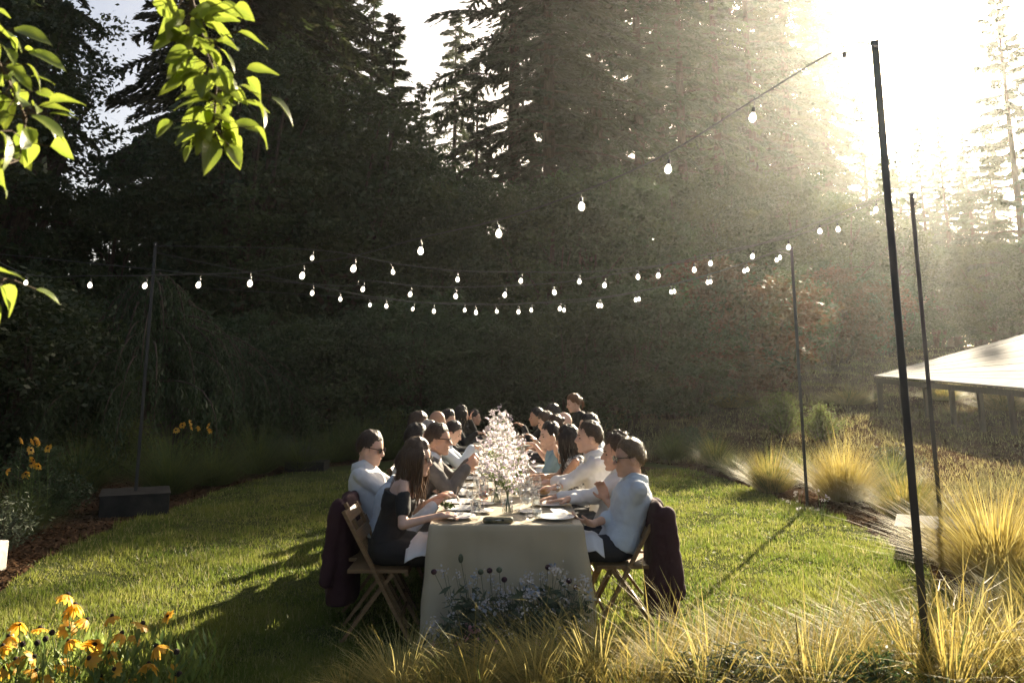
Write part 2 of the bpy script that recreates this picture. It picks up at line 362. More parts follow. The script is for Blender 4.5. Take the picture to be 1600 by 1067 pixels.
# ================================================================ TREES
def leafquads(P, size, rng, up=.3, asp=.5):
    """rhombic leaf for each point of P"""
    n = len(P); d = rng.normal(0, 1, (n, 3)); d[:,2] *= .6; d /= np.linalg.norm(d, axis=1, keepdims=True)
    e = rng.normal(0, 1, (n, 3)); e -= d*(d*e).sum(1, keepdims=True); e /= np.linalg.norm(e, axis=1, keepdims=True)
    s = (size*rng.uniform(.6, 1.35, n))[:,None]
    return np.stack([P-d*s, P+e*s*asp, P+d*s, P-e*s*asp], 1)
def conifer(seed, H, spread, first=.12, nb=110, per=420, droop=.25, size=.13, m='needle', dens=1.0, top=1.0, taper=.85):
    r = np.random.default_rng(seed); tr = MB(); k = 14
    zz = np.linspace(0, H, k); wob = np.cumsum(r.normal(0, .03, (k, 2)), 0)
    tr.tube([(wob[i,0]*.6, wob[i,1]*.6, zz[i]) for i in range(k)], [max(.02, H*.0125*(1-i/(k-1))**.8*(1.5 if i == 0 else 1)) for i in range(k)], 9)
    Q = []; ang = r.uniform(0, 6.28)
    for b in range(nb):
        u = first+(1-first)*max(0, (b+r.uniform(-.4,.4))/nb)**1.05; u = min(max(u, first), .995)
        ang += 2.4+r.normal(0, .35); z = u*H
        Lb = spread*((1-u)**taper+.04)*r.uniform(.45, 1.12)
        if u < first+.12: Lb *= r.uniform(.25, .9)
        t = np.linspace(0, 1, 6); rise = (.28 if u > .7 else .05)*top
        rad = Lb*t; zz_ = z+Lb*(rise*t-droop*t*t*(1.2-u*.5)); 
        px = np.cos(ang)*rad; py = np.sin(ang)*rad
        tr.tube(np.stack([px, py, zz_], -1), [.012+.012*Lb*(1-q) for q in t], 4, cap=False)
        n = int(per*dens*(Lb/spread+.12)*r.uniform(.7, 1.2)); 
        if n < 6: n = 6
        tt = r.uniform(.12, 1, n)**.8; side = r.choice([-1, 1], n)*np.abs(r.normal(0, 1, n)); wv = .23*Lb*(1.15-tt)+.12
        bx = np.interp(tt, t, px); by = np.interp(tt, t, py); bz = np.interp(tt, t, zz_)
        # side sprays, grouped in twigs
        g = np.round(tt*14+r.normal(0, .18, n))/14
        tt2 = np.clip(g+np.abs(side)*.035, .05, 1.05)
        off = side*wv*.55
        P = np.stack([np.interp(tt2, t, px)-np.sin(ang)*off, np.interp(tt2, t, py)+np.cos(ang)*off, np.interp(tt2, t, zz_)-np.abs(off)*.28-np.abs(r.normal(0, .09, n))], -1)
        d = np.stack([np.cos(ang)*.6-np.sin(ang)*side*.8, np.sin(ang)*.6+np.cos(ang)*side*.8, -.35+r.normal(0, .25, n)], -1)
        d /= np.linalg.norm(d, axis=1, keepdims=True); e = np.cross(d, r.normal(0, .35, (n, 3))+np.array([0, 0, 1.0])); e /= np.linalg.norm(e, axis=1, keepdims=True)
        s = (size*r.uniform(.6, 1.5, n))[:,None]
        Q.append(np.stack([P-d*s, P+e*s*.3, P+d*s*1.2, P-e*s*.3], 1))
    return tr.mesh('trunk', M['bark'], True), trimesh('crown', np.concatenate(Q), M[m])
def broadleaf(seed, H, R, nclump=240, per=130, size=.085, m='oak', low=.05, stems=1, csize=.55, base_r=None):
    r = np.random.default_rng(seed); tr = MB(); Q = []
    cen = []
    for i in range(nclump):
        for _ in range(20):
            d = r.normal(0, 1, 3); d /= np.linalg.norm(d); q = r.uniform(.45, 1)**.5
            u = .5+.5*d[2]*q
            wide = R*(.62+.38*math.sin(3*math.atan2(d[1], d[0])+seed)*.4+.2*r.uniform())
            c = np.array([d[0]*q*wide, d[1]*q*wide, H*(low+(1-low)*(.52+.46*d[2]*q))])
            if r.uniform() < .9: break
        cen.append(c)
    cen = np.array(cen)
    for c in cen:
        cs = csize*r.uniform(.6, 1.3); n = int(per*r.uniform(.6, 1.3))
        P = c+r.normal(0, 1, (n, 3))*np.array([cs, cs, cs*.55])*.55
        Q.append(P)
    P = np.concatenate(Q); P = P[P[:,2] > .05]
    for s in range(stems):
        a = r.uniform(0, 6.28); o = (.0 if stems == 1 else .25); rr = base_r or H*.022/(stems**.5)
        b = np.array([math.cos(a)*o, math.sin(a)*o, 0]); t1 = b+np.array([r.normal(0, .06)*H+math.cos(a)*o*2, r.normal(0, .06)*H+math.sin(a)*o*2, H*.45])
        tr.tube([b, b*.7+t1*.3+r.normal(0, .04, 3), t1, t1+np.array([r.normal(0,.1)*H*.4, r.normal(0,.1)*H*.4, H*.35])], [rr*1.3, rr, rr*.7, rr*.2], 8)
        for c in cen[r.choice(len(cen), max(4, 34//stems), replace=False)]:
            q = r.uniform(.25, .95); s0 = b+(t1-b)*q; mid = (s0+c)/2+np.array([0, 0, .08*H])*r.uniform(-.3, 1)
            tr.tube([s0, mid, c], [rr*.45, rr*.28, rr*.08], 5, cap=False)
    return tr.mesh('trunk', M['bark'], True), trimesh('crown', leafquads(P, size, r), M[m])
def tree(name, meshes, x, y, label, cat='tree', group=None, s=1.0, rz=None, sz=None, dz=-.05):
    o = thing(name, label, cat, (x, y, T(x, y)+dz), random.uniform(0, 6.28) if rz is None else rz, group)
    o.scale = (s, s, sz or s); link('trunk', meshes[0], o); link('crown', meshes[1], o); return o
def px2x(px, Y): return ray(px, 603).x/ray(px, 603).y*Y
RW = [conifer(11, 30, 6.2, .14, 210, 620, .42, .17, 'redwood', taper=.7), conifer(12, 30, 5.4, .10, 200, 600, .36, .16, 'redwood', taper=.65), conifer(13, 30, 6.4, .30, 78, 480, .34, .16, 'needle', .75, taper=.7), conifer(14, 30, 5.6, .22, 120, 520, .5, .17, 'oak', .8, taper=.6)]
FR = [conifer(21, 22, 4.6, .05, 120, 560, .10, .14, 'needle', top=1.6, taper=.95), conifer(22, 20, 3.6, .04, 110, 480, .22, .13, 'needle')]
BL = [broadleaf(31, 10, 4.4, 210, 230, .08, 'oak', .02, 2, .60), broadleaf(32, 9, 4.0, 190, 220, .075, 'bush', .0, 3, .52), broadleaf(33, 13, 3.6, 200, 150, .08, 'oak', .2, 1, .5)]
SH = [broadleaf(41, 4.6, 2.6, 200, 110, .06, 'bush', .0, 7, .42), broadleaf(42, 3.6, 3.0, 200, 110, .055, 'rust', .0, 6, .4), broadleaf(43, 3.4, 2.6, 190, 110, .05, 'oak', .0, 5, .4)]
# conifers behind the garden: photo column, distance, kind, height, label
CON = [(-60,27,RW[0],28,'tall dark redwood cut by the left edge of the picture'), (-30,40,RW[2],30,'sparse redwood with its trunk lit beside the bright sky gap at far left'),(302,33,RW[1],31,'dark redwood behind the drooping leafy branch'),
 (352,31,RW[0],33,'dark redwood just right of the drooping leafy branch'),(415,34,RW[3],32,'redwood third left of the pointed fir, with a dark wide crown'),
 (492,38,RW[1],31,'redwood touching the left side of the pointed fir'),(598,40,FR[0],21.4,'pointed fir whose tip stands clear against the sky left of centre'),
 (740,43,FR[1],20,'low fir below the sky gap with light coming through its branches'),(800,36,RW[2],34,'redwood with a bare straight trunk right of the sky gap'),
 (862,35,RW[1],33,'redwood standing close behind the centre of the table'),(938,40,RW[3],34,'wide redwood right of the table centre in thin haze'),
 (1010,46,RW[2],37,'redwood above the upper string of bulbs in brown haze'),(1078,50,RW[2],38,'redwood with a thick trunk and light gaps in brown haze'),
 (1140,57,RW[3],41,'hazy redwood left of the bulb nearest the leaning light pole'),(1200,62,RW[2],43,'pale hazy redwood behind the hanging bulbs on the right'),
 (1258,70,RW[0],45,'pale redwood left of the nearest light pole'),(1318,84,RW[1],49,'tallest washed out redwood at the left rim of the bright sky'),
 (1378,88,RW[2],37,'washed out redwood just right of the nearest pole top'),(1432,84,FR[1],25.5,'short pointed conifer at the left foot of the bright sky gap'),
 (1470,84,FR[1],28.5,'slim conifer standing up in the middle of the bright sky gap'),(1505,80,FR[0],28,'pointed conifer right of the slim one in the bright sky gap'),
 (1545,66,FR[1],22,'small washed out conifer at the right foot of the bright sky gap'),(1622,44,FR[0],25,'wide branched fir at the right edge of the picture')]
CON += [(1402,86,RW[1],25,'washed out low redwood at the left foot of the bright gap'),(1448,88,RW[0],24,'washed out low redwood below the slim conifer, left'),(1492,86,RW[1],24,'washed out low redwood below the slim conifer, right'),(1535,82,RW[0],24.5,'washed out low redwood below the right end of the bright gap'),(1582,74,RW[1],25,'washed out redwood above the right end of the pale roof'),
 (648,58,FR[0],24.5,'broad fir low in the sky gap right of the pointed fir'),(1712,54,RW[1],31,'redwood standing just beyond the right edge of the picture'),(562,47,FR[1],27.5,'narrow fir pressed against the left side of the pointed fir'),(706,60,RW[3],31,'thin redwood partly filling the sky gap right of the pointed fir'),
 (318,46,RW[0],37,'redwood of the second row right of the left sky gap'),(300,50,RW[1],40,'redwood of the second row behind the drooping branch'),
 (378,46,RW[1],38,'redwood of the second row left of the tall leafy tree'),(455,52,RW[0],41,'redwood of the second row between the dark crowns'),
 (905,52,RW[0],42,'redwood of the second row in the middle of the haze'),(1045,60,RW[0],45,'redwood of the second row in brown haze'),(1112,68,RW[1],47,'redwood of the second row behind the brown haze'),(1172,74,RW[0],48,'redwood of the second row, pale between two others'),(1232,84,RW[1],50,'redwood of the second row, palest of the row')]
for px, Y, k, h, lab in CON:
    base = 30 if k in RW else (22 if k is FR[0] else 20); X = px2x(px, Y)
    hh = h-T(X, Y)*.6; tree('redwood_tree' if k in RW else 'fir_tree', k, X, Y, lab, 'tree', 'conifers behind the garden', hh/base*random.uniform(.92, 1.05)*(1.35 if px == 598 else 1), None, hh/base)
BRD = [(-8,24,BL[2],15,'leafy tree with sunlit yellow green sprays at far left'),(150,25,BL[0],8.5,'dark oak behind the weeping shrub on the left'),
 (300,27,BL[1],11,'black green tree right of the weeping shrub'),(395,24,BL[2],13,'tall leafy tree behind the left light string'),(470,27,BL[0],13,'broad dark oak left of the table under the redwoods'),
 (560,30,BL[1],11.5,'dark leafy tree behind the left row of guests'),(655,27,BL[0],8,'round oak left of the flowers, behind the bulbs'),(765,29,BL[1],9.5,'leafy tree straight behind the flowers'),
 (860,26,BL[0],8.6,'big rounded oak behind the waitress'),(950,27,BL[1],9,'rounded leafy tree right of the waitress'),(1040,33,BL[0],9.5,'oak in brown haze right of the big rounded one'),
 (1135,36,BL[1],9,'hazy leafy tree above the reddish shrub'),(1225,40,BL[0],10.5,'hazy oak behind the thin far light pole'),(1310,46,BL[1],10,'pale hazy leafy tree left of the near pole'),
 (1395,50,BL[0],9,'pale leafy tree between the two near poles'),(1475,50,BL[1],7,'pale rounded tree above the boarded roof'),(1560,46,BL[0],7,'pale leafy tree behind the right end of the boarded roof'),(1660,40,BL[1],7,'leafy tree beyond the right edge')]
for px, Y, k, h, lab in BRD:
    base = {0: 10, 1: 9, 2: 13}[BL.index(k)]; tree('leafy_tree', k, px2x(px, Y), Y, lab, 'tree', 'leafy trees under the conifers', h/base*random.uniform(1, 1.15), None, h/base)
for X, Y, k, h, lab in ((-10.5,4,BL[0],9,'unseen leafy tree added left of the picture near the garden'),(-12,9.5,BL[1],9,'unseen leafy tree added left of the picture beside the mulch bed'),(-14,14,BL[0],10,'unseen leafy tree added left of the picture beside the shed'),(-12,-3,BL[1],9,'unseen leafy tree added left of the photographer')):  # trees out of view, added to shade the left side from the sky
    tree('leafy_tree', k, X, Y, lab, 'tree', 'leafy trees under the conifers', h/9.5*1.1)
SHR = [(655,20.5,SH[0],4.2,'shrub','tall many stemmed shrub behind the left row of guests'),(560,21,SH[2],3.4,'shrub','dark shrub left of the many stemmed one'),(470,20,SH[2],3.3,'shrub','dark shrub at the back left corner of the lawn'),
 (370,19.5,SH[0],3.6,'shrub','dark leafy shrub under the weeping branches'),(770,22,SH[0],3.6,'shrub','dark shrub behind the end of the table'),(880,21.5,SH[2],3.8,'shrub','dark shrub behind the standing waitress'),
 (975,22,SH[0],4.4,'shrub','dark bush right of the waitress'),(1128,25,SH[1],4.6,'shrub','reddish leaved rounded shrub below the light strings'),(1055,24,SH[2],3.6,'shrub','dark shrub left of the reddish one'),
 (1215,30,SH[0],4.6,'shrub','hazy shrub behind the far right pole'),(1310,36,SH[1],4.5,'shrub','hazy shrub on the grassy slope left of the roof'),(1400,40,SH[0],4.5,'shrub','hazy shrub behind the left corner of the roof'),
 (40,18,SH[0],4.2,'shrub','black shrub left of the shed'),(-50,15,SH[2],4.0,'shrub','dark shrub at the left edge')]
for px, Y, k, h, nm, lab in SHR:
    base = {0: 4.6, 1: 3.6, 2: 3.4}[SH.index(k)]; tree(nm, k, px2x(px, Y), Y, lab, 'shrub', 'shrubs at the foot of the trees', h/base*1.1, None, h/base)
# far wood closing the view low down (reads as one mass)
r = np.random.default_rng(5); P = []
for i in range(520):
    X = r.uniform(-90, 130); Y = r.uniform(56, 105) if X < 34 else r.uniform(92, 115); h = r.uniform(9, 15); 
    n = 130; t = r.uniform(0, 1, n); a = r.uniform(0, 6.28, n); q = (1-t)**.8*r.uniform(.5, 1.1, n)*2.6
    P.append(np.stack([X+np.cos(a)*q, Y+np.sin(a)*q, T(X, Y)+t*h], -1))
tag(link('distant_wood', trimesh('distant_wood', leafquads(np.concatenate(P), .42, r), M['needle'])), 'dark mass of distant wood between the nearer trunks', 'wood', kind='stuff')
# weeping conifer at the left
def weeping(seed):
    r = np.random.default_rng(seed); tr = MB(); tr.tube([(0,0,0),(.05,.02,1.6),(.0,.0,2.9),(.08,.03,4.1)], [.13,.1,.07,.02], 8); Q = []
    for b in range(170):
        a = r.uniform(0, 6.28); z0 = 1.3+2.75*r.uniform()**.6; reach = (3.9-z0)*.95+r.uniform(.25, .8); reach = max(reach, .3)*(1.35 if math.cos(a) > .3 else 1)
        t = np.linspace(0, 1, 8); rad = reach*np.sin(t*PI/2)**.9; z = z0+.16*np.sin(t*PI)-(z0-r.uniform(.1,.7))*t**2.1*.78
        tr.tube(np.stack([np.cos(a)*rad, np.sin(a)*rad, z], -1), [.018*(1-q)+.004 for q in t], 4, cap=False)
        n = 420; tt = r.uniform(.15, 1, n); hang = np.abs(r.normal(0, .26, n))
        Q.append(np.stack([np.interp(tt, t, np.cos(a)*rad)+r.normal(0,.07,n), np.interp(tt, t, np.sin(a)*rad)+r.normal(0,.07,n), np.maximum(np.interp(tt, t, z)-hang, .04)], -1))
    P = np.concatenate(Q); n = len(P); s = r.uniform(.03, .075, n)[:,None]; d = r.normal(0, .35, (n,3))+np.array([0,0,-1.]); d /= np.linalg.norm(d,axis=1,keepdims=True)
    e = np.cross(d, r.normal(0,1,(n,3))); e /= np.linalg.norm(e,axis=1,keepdims=True)
    return tr.mesh('trunk', M['bark'], True), trimesh('crown', np.stack([P-d*s, P+e*s*.22, P+d*s, P-e*s*.22], 1), M['bush'])
WP = weeping(3); tree('weeping_conifer', WP, px2x(228, 17.5), 17.5, 'weeping conifer with a pointed top and a skirt of hanging foliage', 'tree', None, 1.28, 0.0, 1.0)
# ================================================================ GARDEN PLANTS
def grassclump(seed, n, L, r0, wd, stand=.35, droop=.9, mats=('gold','straw'), mix=.2, seg=4, kink=0.0):
    r = np.random.default_rng(seed); a = r.uniform(0, 2*PI, n); q = r.uniform(0, 1, n)**.6
    ln = (stand*q+np.abs(r.normal(0, .12, n)))*1.15; LL = L*r.gamma(22, 1/22., n)*(1.05-.15*q)
    b0 = np.stack([np.cos(a)*r0*q, np.sin(a)*r0*q, 0*a], -1); aa = a+r.normal(0, .5, n)
    h = np.stack([np.cos(aa), np.sin(aa), 0*a], -1); sd_ = np.stack([-np.sin(aa), np.cos(aa), 0*a], -1)
    dr = droop*r.uniform(.4, 1.35, n)*(.5+.5*q)
    pts = [b0]; ang = ln.copy()
    for k in range(seg):
        stp = (LL/seg)[:,None]; pts.append(pts[-1]+stp*(h*np.sin(ang)[:,None]+np.array([0,0,1.])*np.cos(ang)[:,None])); ang = np.minimum(ang+dr*(k+1)/seg*.75, 1.36)
        if kink and k == seg-2:
            kk = r.uniform(0, 1, n) < kink; ang = np.where(kk, ang+r.uniform(.4, 1.0, n), ang)
    ww = wd*r.uniform(.7, 1.25, n)[:,None]*.5; prof = [1, 1, .9, .65, .12] if seg == 4 else np.linspace(1, .12, seg+1)
    Q = []
    for k in range(seg): Q.append(np.stack([pts[k]-sd_*ww*prof[k], pts[k]+sd_*ww*prof[k], pts[k+1]+sd_*ww*prof[k+1], pts[k+1]-sd_*ww*prof[k+1]], 1))
    V = np.concatenate(Q); V[:,:,2] = np.maximum(V[:,:,2], .01)
    ix = np.tile((r.uniform(0, 1, n) < mix).astype(int), seg)
    return trimesh('blades', V, [M[m] for m in mats], ix)
GC = {'gold': grassclump(1, 2100, .74, .24, .0055, .72, .42), 'gold2': grassclump(2, 1900, .66, .22, .0055, .7, .45, ('gold','green'), mix=.4),
      'tall': grassclump(3, 620, .86, .24, .0085, .8, .5, ('gold','straw'), .5, kink=.12), 'tall2': grassclump(4, 620, .80, .26, .0085, .9, .6, ('gold','green'), .3, kink=.15),
      'green': grassclump(5, 1300, .80, .18, .0055, .85, .9, ('dgreen','green'), .35), 'green2': grassclump(6, 1200, .72, .2, .006, .9, 1.0, ('green','dgreen'), .45),
      'olive': grassclump(7, 1200, .66, .17, .006, .8, .7, ('green','straw'), .3)}
def clump(kind, px, py, s, label, group=None, Y=None, sz=None, nm='grass_clump'):
    p = gnd(px, py) if Y is None else Vector((px2x(px, Y), Y, 0))
    o = link(nm, GC[kind]); o.location = (p.x, p.y, T(p.x, p.y)); o.rotation_euler = (0, 0, random.uniform(0, 6.28)); o.scale = (s, s, sz or s)
    return tag(o, label, 'ornamental grass', group)
for a in [('gold',1318,782,1.05,'round golden grass clump at the lawn edge right of the far right pole foot'),('gold2',1205,768,.95,'golden green grass clump left of the far right pole foot'),
    ('olive',1250,752,.85,'small olive clump at the foot of the far right pole'),('olive',1120,738,.95,'olive green clump at the lawn edge beyond the seated men, right one of a pair'),('green2',1050,728,.95,'dark green clump at the lawn edge beyond the seated men, left one of a pair'),
    ('olive',1395,765,.9,'dark upright clump between the golden one and the near pole'),('gold2',1418,812,.85,'pale green gold clump behind the pole base box'),('gold',1560,905,1.28,'huge golden grass clump right of the near pole'),
    ('gold2',1515,862,.72,'golden clump above the pole base box at right'),('gold',1625,850,.78,'golden clump at the right edge behind the huge one'),('olive',1150,748,.7,'small olive clump in the row right of the lawn'),
    ('gold2',1645,985,.8,'golden clump at the lower right edge')]:
    clump(a[0], a[1], a[2], a[3], a[4], 'grass clumps along the right bed', sz=a[3]*(.72 if a[1] > 1450 else .95))
for a in [('green',262,772,1.25,'broad dark green clump behind the left pole box'),('green2',335,758,1.15,'dark green clump right of the left pole box'),('green',402,742,1.2,'dark green clump behind the left lawn edge below yellow flowers'),
    ('green2',470,738,1.0,'green clump left of the small dark planter'),('green',560,724,1.25,'tall green clump left of the man with the tie'),('green2',602,722,1.0,'green clump behind the man with the tie'),('green2',520,728,1.1,'green clump between planter and left guests'),
    ('green',28,838,.75,'low strappy green clump in mulch at the left edge'),('green2',120,770,1.2,'black green clump in the shade left of the pole box'),('green',170,742,1.15,'black green clump in front of the shed')]:
    clump(a[0], a[1], a[2], a[3], a[4], 'grass clumps along the left bed')
for i, (k, px, Y, s, lab) in enumerate([('tall',640,4.55,.62,'sparse golden blades rising before the tablecloth'),('tall2',745,4.45,.72,'golden clump below the ground flowers'),('tall',835,4.5,.74,'golden spiky clump under the table right corner'),
    ('tall',925,4.55,.84,'golden spiky clump below the right chair'),('tall2',1010,4.5,.92,'golden clump below the dark red jacket'),('tall',1090,4.4,.95,'golden clump on the lower edge right of the jacket'),('gold2',1170,4.45,.95,'dense golden clump at bottom, centre right'),
    ('tall',1240,4.3,1.0,'golden clump by the thin dark stem'),('gold2',1310,4.5,.95,'dense straw coloured clump left of the near pole foot'),('tall2',1390,4.55,1.0,'golden clump just left of the near pole foot'),('gold2',700,4.4,.6,'short dense gold clump under the left corner of the tablecloth'),('gold2',880,4.35,.75,'short dense gold clump under the right corner of the tablecloth'),('gold2',970,4.3,.8,'short dense gold clump below the burgundy jacket'),
    ('gold2',1265,4.2,.85,'short dense gold clump right of the thin dark stem'),('gold2',1500,4.3,.85,'short dense gold clump right of the near pole, at the bottom edge'),('tall2',1440,4.25,1.25,'tall mixed clump hiding the foot of the near pole'),('tall',1470,4.55,1.05,'golden clump just right of the near pole foot'),
    ('tall',1550,4.6,1.0,'golden clump by the white stone at lower right'),('gold',1600,4.2,.95,'dense golden clump in the lower right corner'),('tall2',560,4.5,.42,'few golden blades at bottom left of the table'),('gold2',1345,4.25,.85,'fine gold clump at bottom below the near pole'),('gold2',1080,4.25,.85,'fine gold clump at bottom centre right')]):
    clump(k, px, None, s*.85, lab, 'grass clumps in the front bed', Y, sz=s*(.58 if px < 1000 else .60))
def shrublet(seed, n, R, H, leafs, m, asp=.28):
    r = np.random.default_rng(seed); tr = MB(); Q = []
    for i in range(n):
        a = r.uniform(0, 6.28); q = r.uniform(.05, 1); e = np.array([math.cos(a)*R*q, math.sin(a)*R*q, H*r.uniform(.6, 1)*(1.05-.4*q)])
        p = [np.zeros(3)+r.normal(0, .04, 3)*[1,1,0], e*[.45,.45,.5], e]; tr.tube(p, [.006,.005,.002], 3, cap=False)
        k = leafs; t = r.uniform(.2, 1, k); Q.append(np.array([np.array(p[0])*(1-u)**2+2*u*(1-u)*np.array(p[1])+u*u*np.array(p[2]) for u in t])+r.normal(0, .035, (k, 3)))
    P = np.concatenate(Q); P[:,2] = np.maximum(P[:,2], .01)
    return tr.mesh('stems', M['twig']), trimesh('leaves', leafquads(P, .028, r, asp=asp), M[m])
SL = [shrublet(1, 80, .75, .85, 60, 'green'), shrublet(2, 60, .6, .5, 70, 'bush'), shrublet(3, 60, .5, .7, 60, 'sage')]
def lowshrub(k, px, py, s, label, Y=None, sz=None):
    p = gnd(px, py) if Y is None else Vector((px2x(px, Y), Y, 0)); o = thing('low_shrub', label, 'shrub', (p.x, p.y, T(p.x, p.y)), random.uniform(0, 6), 'low shrubs in the beds')
    o.scale = (s, s, sz or s); link('stems', SL[k][0], o); link('leaves', SL[k][1], o)
for a in [(0,1225,715,1.35,'feathery shrub behind the far right pole'),(0,1285,718,1.1,'feathery shrub just right of the far right pole'),(2,1400,752,1.0,'dark upright shrub left of the near pole, beyond the lawn'),(1,85,805,1.1,'small shrub by the mulch at left'),
    (1,60,775,1.6,'dark mound under the yellow flowers at left'),(0,200,745,1.3,'dark mound behind the left pole'),(1,440,728,1.3,'dark mound behind the planter'),(0,620,715,1.3,'dark mound behind the left guests'),(1,1085,722,1.2,'dark mound beyond the grass clump pair'),(2,-5,868,.9,'small leafed shrub cut by the left edge')]:
    lowshrub(*a)
for a in [(2,1120,0,.8,'grey green shrub at the bottom edge, centre right',4.25,.62),(2,1225,0,1.05,'grey green shrub at the bottom edge by the dark stem',3.95,.45),(1,1330,0,.8,'bushy green shrub at the bottom edge below the near pole',4.1,.8),(2,1030,0,.9,'grey green shrub at the bottom edge below the jacket',4.05,.4),(1,1440,0,.6,'bushy green shrub below the near pole foot',4.1,.5)]:
    lowshrub(a[0], a[1], 0, a[3], a[4], a[5], a[6])
# dark mounds of weeds in the meadow
for i, (px, py, s, lab) in enumerate([(1330,692,1.1,'brown weedy hummock right of the feathery shrub'),(1480,690,1.0,'brown weedy hummock behind the near pole'),(1575,700,1.2,'reddish grass hummock at the right edge'),(1150,690,1.1,'reddish hummock beyond the olive clump')]):
    p = gnd(px, py); o = link('weed_hummock', GC['gold2']); o.location = (p.x, p.y, T(p.x, p.y)); o.scale = (1.6*s, 1.3*s, .6*s); tag(o, lab, 'weeds', 'hummocks in the meadow')

# ---- black-eyed susans
def flowerhead(seed, R=.045, droop=.35):
    r = np.random.default_rng(seed); mb = MB(); n = 12
    for i in range(n):
        a = i*2*PI/n+r.normal(0, .08); L = R*r.uniform(.85, 1.1); w_ = R*.24; dr = droop+r.normal(0, .15)
        pts = []
        for k, (t, ww) in enumerate([(.18,.45),(.5,1),(.8,.85),(1,.15)]):
            z = .004-L*t*t*dr; c = np.array([math.cos(a)*L*t, math.sin(a)*L*t, z]); s_ = np.array([-math.sin(a), math.cos(a), .12*ww])*w_*ww
            pts += [c-s_, c+s_*[1,1,-1]]
        mb.add(pts, [(0,1,3,2),(2,3,5,4),(4,5,7,6)])
    cn = MB(); cn.ell((0,0,.006), (R*.24, R*.24, R*.24), nu=10, nv=6)
    return mb.mesh('petals', M['sus_petal'], True), cn.mesh('cone', M['sus_cone'], True)
FH = [flowerhead(1, .054), flowerhead(2, .050, .7), flowerhead(3, .056, .15), flowerhead(4, .050, 1.1)]
def susan(px, py, Y, k, tilt, label, s=1.0, petals=True, base=None):
    p = atY(px, py, Y); bx, by = (p.x+random.uniform(-.06,.06), p.y+random.uniform(-.03,.08)) if base is None else base
    zb = T(bx, by); o = thing('black_eyed_susan', label, 'flower', (bx, by, zb), 0, 'black-eyed susans')
    e = Vector((p.x-bx, p.y-by, p.z-zb)); mb = MB(); m_ = e*.55+Vector((random.uniform(-.03,.03), random.uniform(-.03,.03), 0))
    mb.tube([(0,0,0), m_, e], [.0032*s,.0028*s,.0022*s], 5, cap=False)
    for i in range(4):
        q = random.uniform(.15, .75); b = m_*min(1, q/.55) if q < .55 else m_+(e-m_)*((q-.55)/.45); a = random.uniform(0, 6.28); L = random.uniform(.05,.11)
        d = Vector((math.cos(a)*.75, math.sin(a)*.75, .75))*L; sd_ = Vector((-math.sin(a), math.cos(a), 0))*L*.16
        mb.add([b, b+d*.5-sd_, b+d*.5+sd_, b+d*1.0], [(0,1,3,2)])
    mb.build('stem', M['stem'], o)
    h = bpy.data.objects.new('flower_head', FH[k][0] if petals else FH[k][1]); C.objects.link(h); h.parent = o; h.location = e; h.scale = (s,)*3
    h.rotation_euler = (tilt[0], tilt[1], random.uniform(0, 6))
    if petals: link('cone', FH[k][1], h)
    return o
for i, (px, py, k, tx, s, lab) in enumerate([(105,930,1,.5,1.1,'tallest drooping golden flower at lower left'),(117,946,3,.7,1.15,'golden flower just under the tallest one'),(62,982,0,.2,1.0,'flat golden flower seen edge on, left of the tall ones'),
    (106,982,0,1.0,1.0,'golden flower with dark eye under the tall pair'),(14,995,3,.4,1.1,'orange drooping flower near the left edge'),(108,1002,3,.9,1.0,'golden flower with brown eye, lower of the middle pair'),(148,1006,0,1.0,1.15,'big golden flower with black eye facing us'),
    (175,963,1,.2,.95,'small golden flower seen edge on, alone above the leaves'),(190,990,3,.4,1.0,'drooping golden flower right of the big facing one'),(213,994,1,.5,.9,'golden flower right end of the drooping trio'),(52,1026,0,1.0,1.0,'golden flower with black eye low at left'),
    (55,1048,1,.7,1.0,'golden flower half hidden low at left'),(94,1034,3,.8,.9,'brown eyed flower low in the middle of the patch'),(202,1062,0,.5,1.0,'flower with black eye at the bottom edge'),(273,1052,2,1.25,1.1,'wide open yellow flower at bottom, rightmost of the patch'),
    (262,962,2,1.0,.75,'small yellow flower standing out on the lawn'),(5,1010,1,.6,1.0,'orange flower cut by the left edge'),(8,1042,3,.7,1.0,'orange flower low at the left edge'),(120,1045,1,.8,.9,'pale golden flower low behind the leaves'),(170,1020,3,.5,.9,'golden flower right below the big facing one')]):
    susan(px, py, 4.55+.03*(i % 5), k, (tx, random.uniform(-.3,.3)), lab, s)
for i, (px, py, k, lab) in enumerate([(25,1030,0,'golden flower between the left edge and the low black eyed one'),(140,1028,1,'golden flower under the big facing one'),(80,1055,3,'orange flower at the bottom edge, left of centre of the patch'),(155,1058,2,'half open golden flower at the bottom edge'),(232,1038,1,'small golden flower low on the right of the patch'),
    (30,975,1,'small golden flower highest near the left edge'),(135,968,3,'drooping golden flower right of the tall pair'),(222,975,0,'little golden flower above the right end of the leaves'),(180,1045,0,'golden flower with dark eye low in the right half'),(245,1010,3,'drooping golden flower among the buds on the right')]):
    susan(px, py, 4.5+.04*(i % 4), k, (random.uniform(.3,1.1), random.uniform(-.3,.3)), lab, random.uniform(.8, 1.1))
for i, (px, py) in enumerate([(35,1008),(58,1006),(81,990),(71,1000),(276,1020),(280,1055)]):
    susan(px, py, 4.5, 0, (0,0), ['bare dark seed head left of the tall flowers','bare dark seed head under the flat flower','highest bare dark seed head','bare dark seed head between two others','green bud on a bent stem right of the patch','green bud at the bottom right of the patch'][i], 1.2, False)
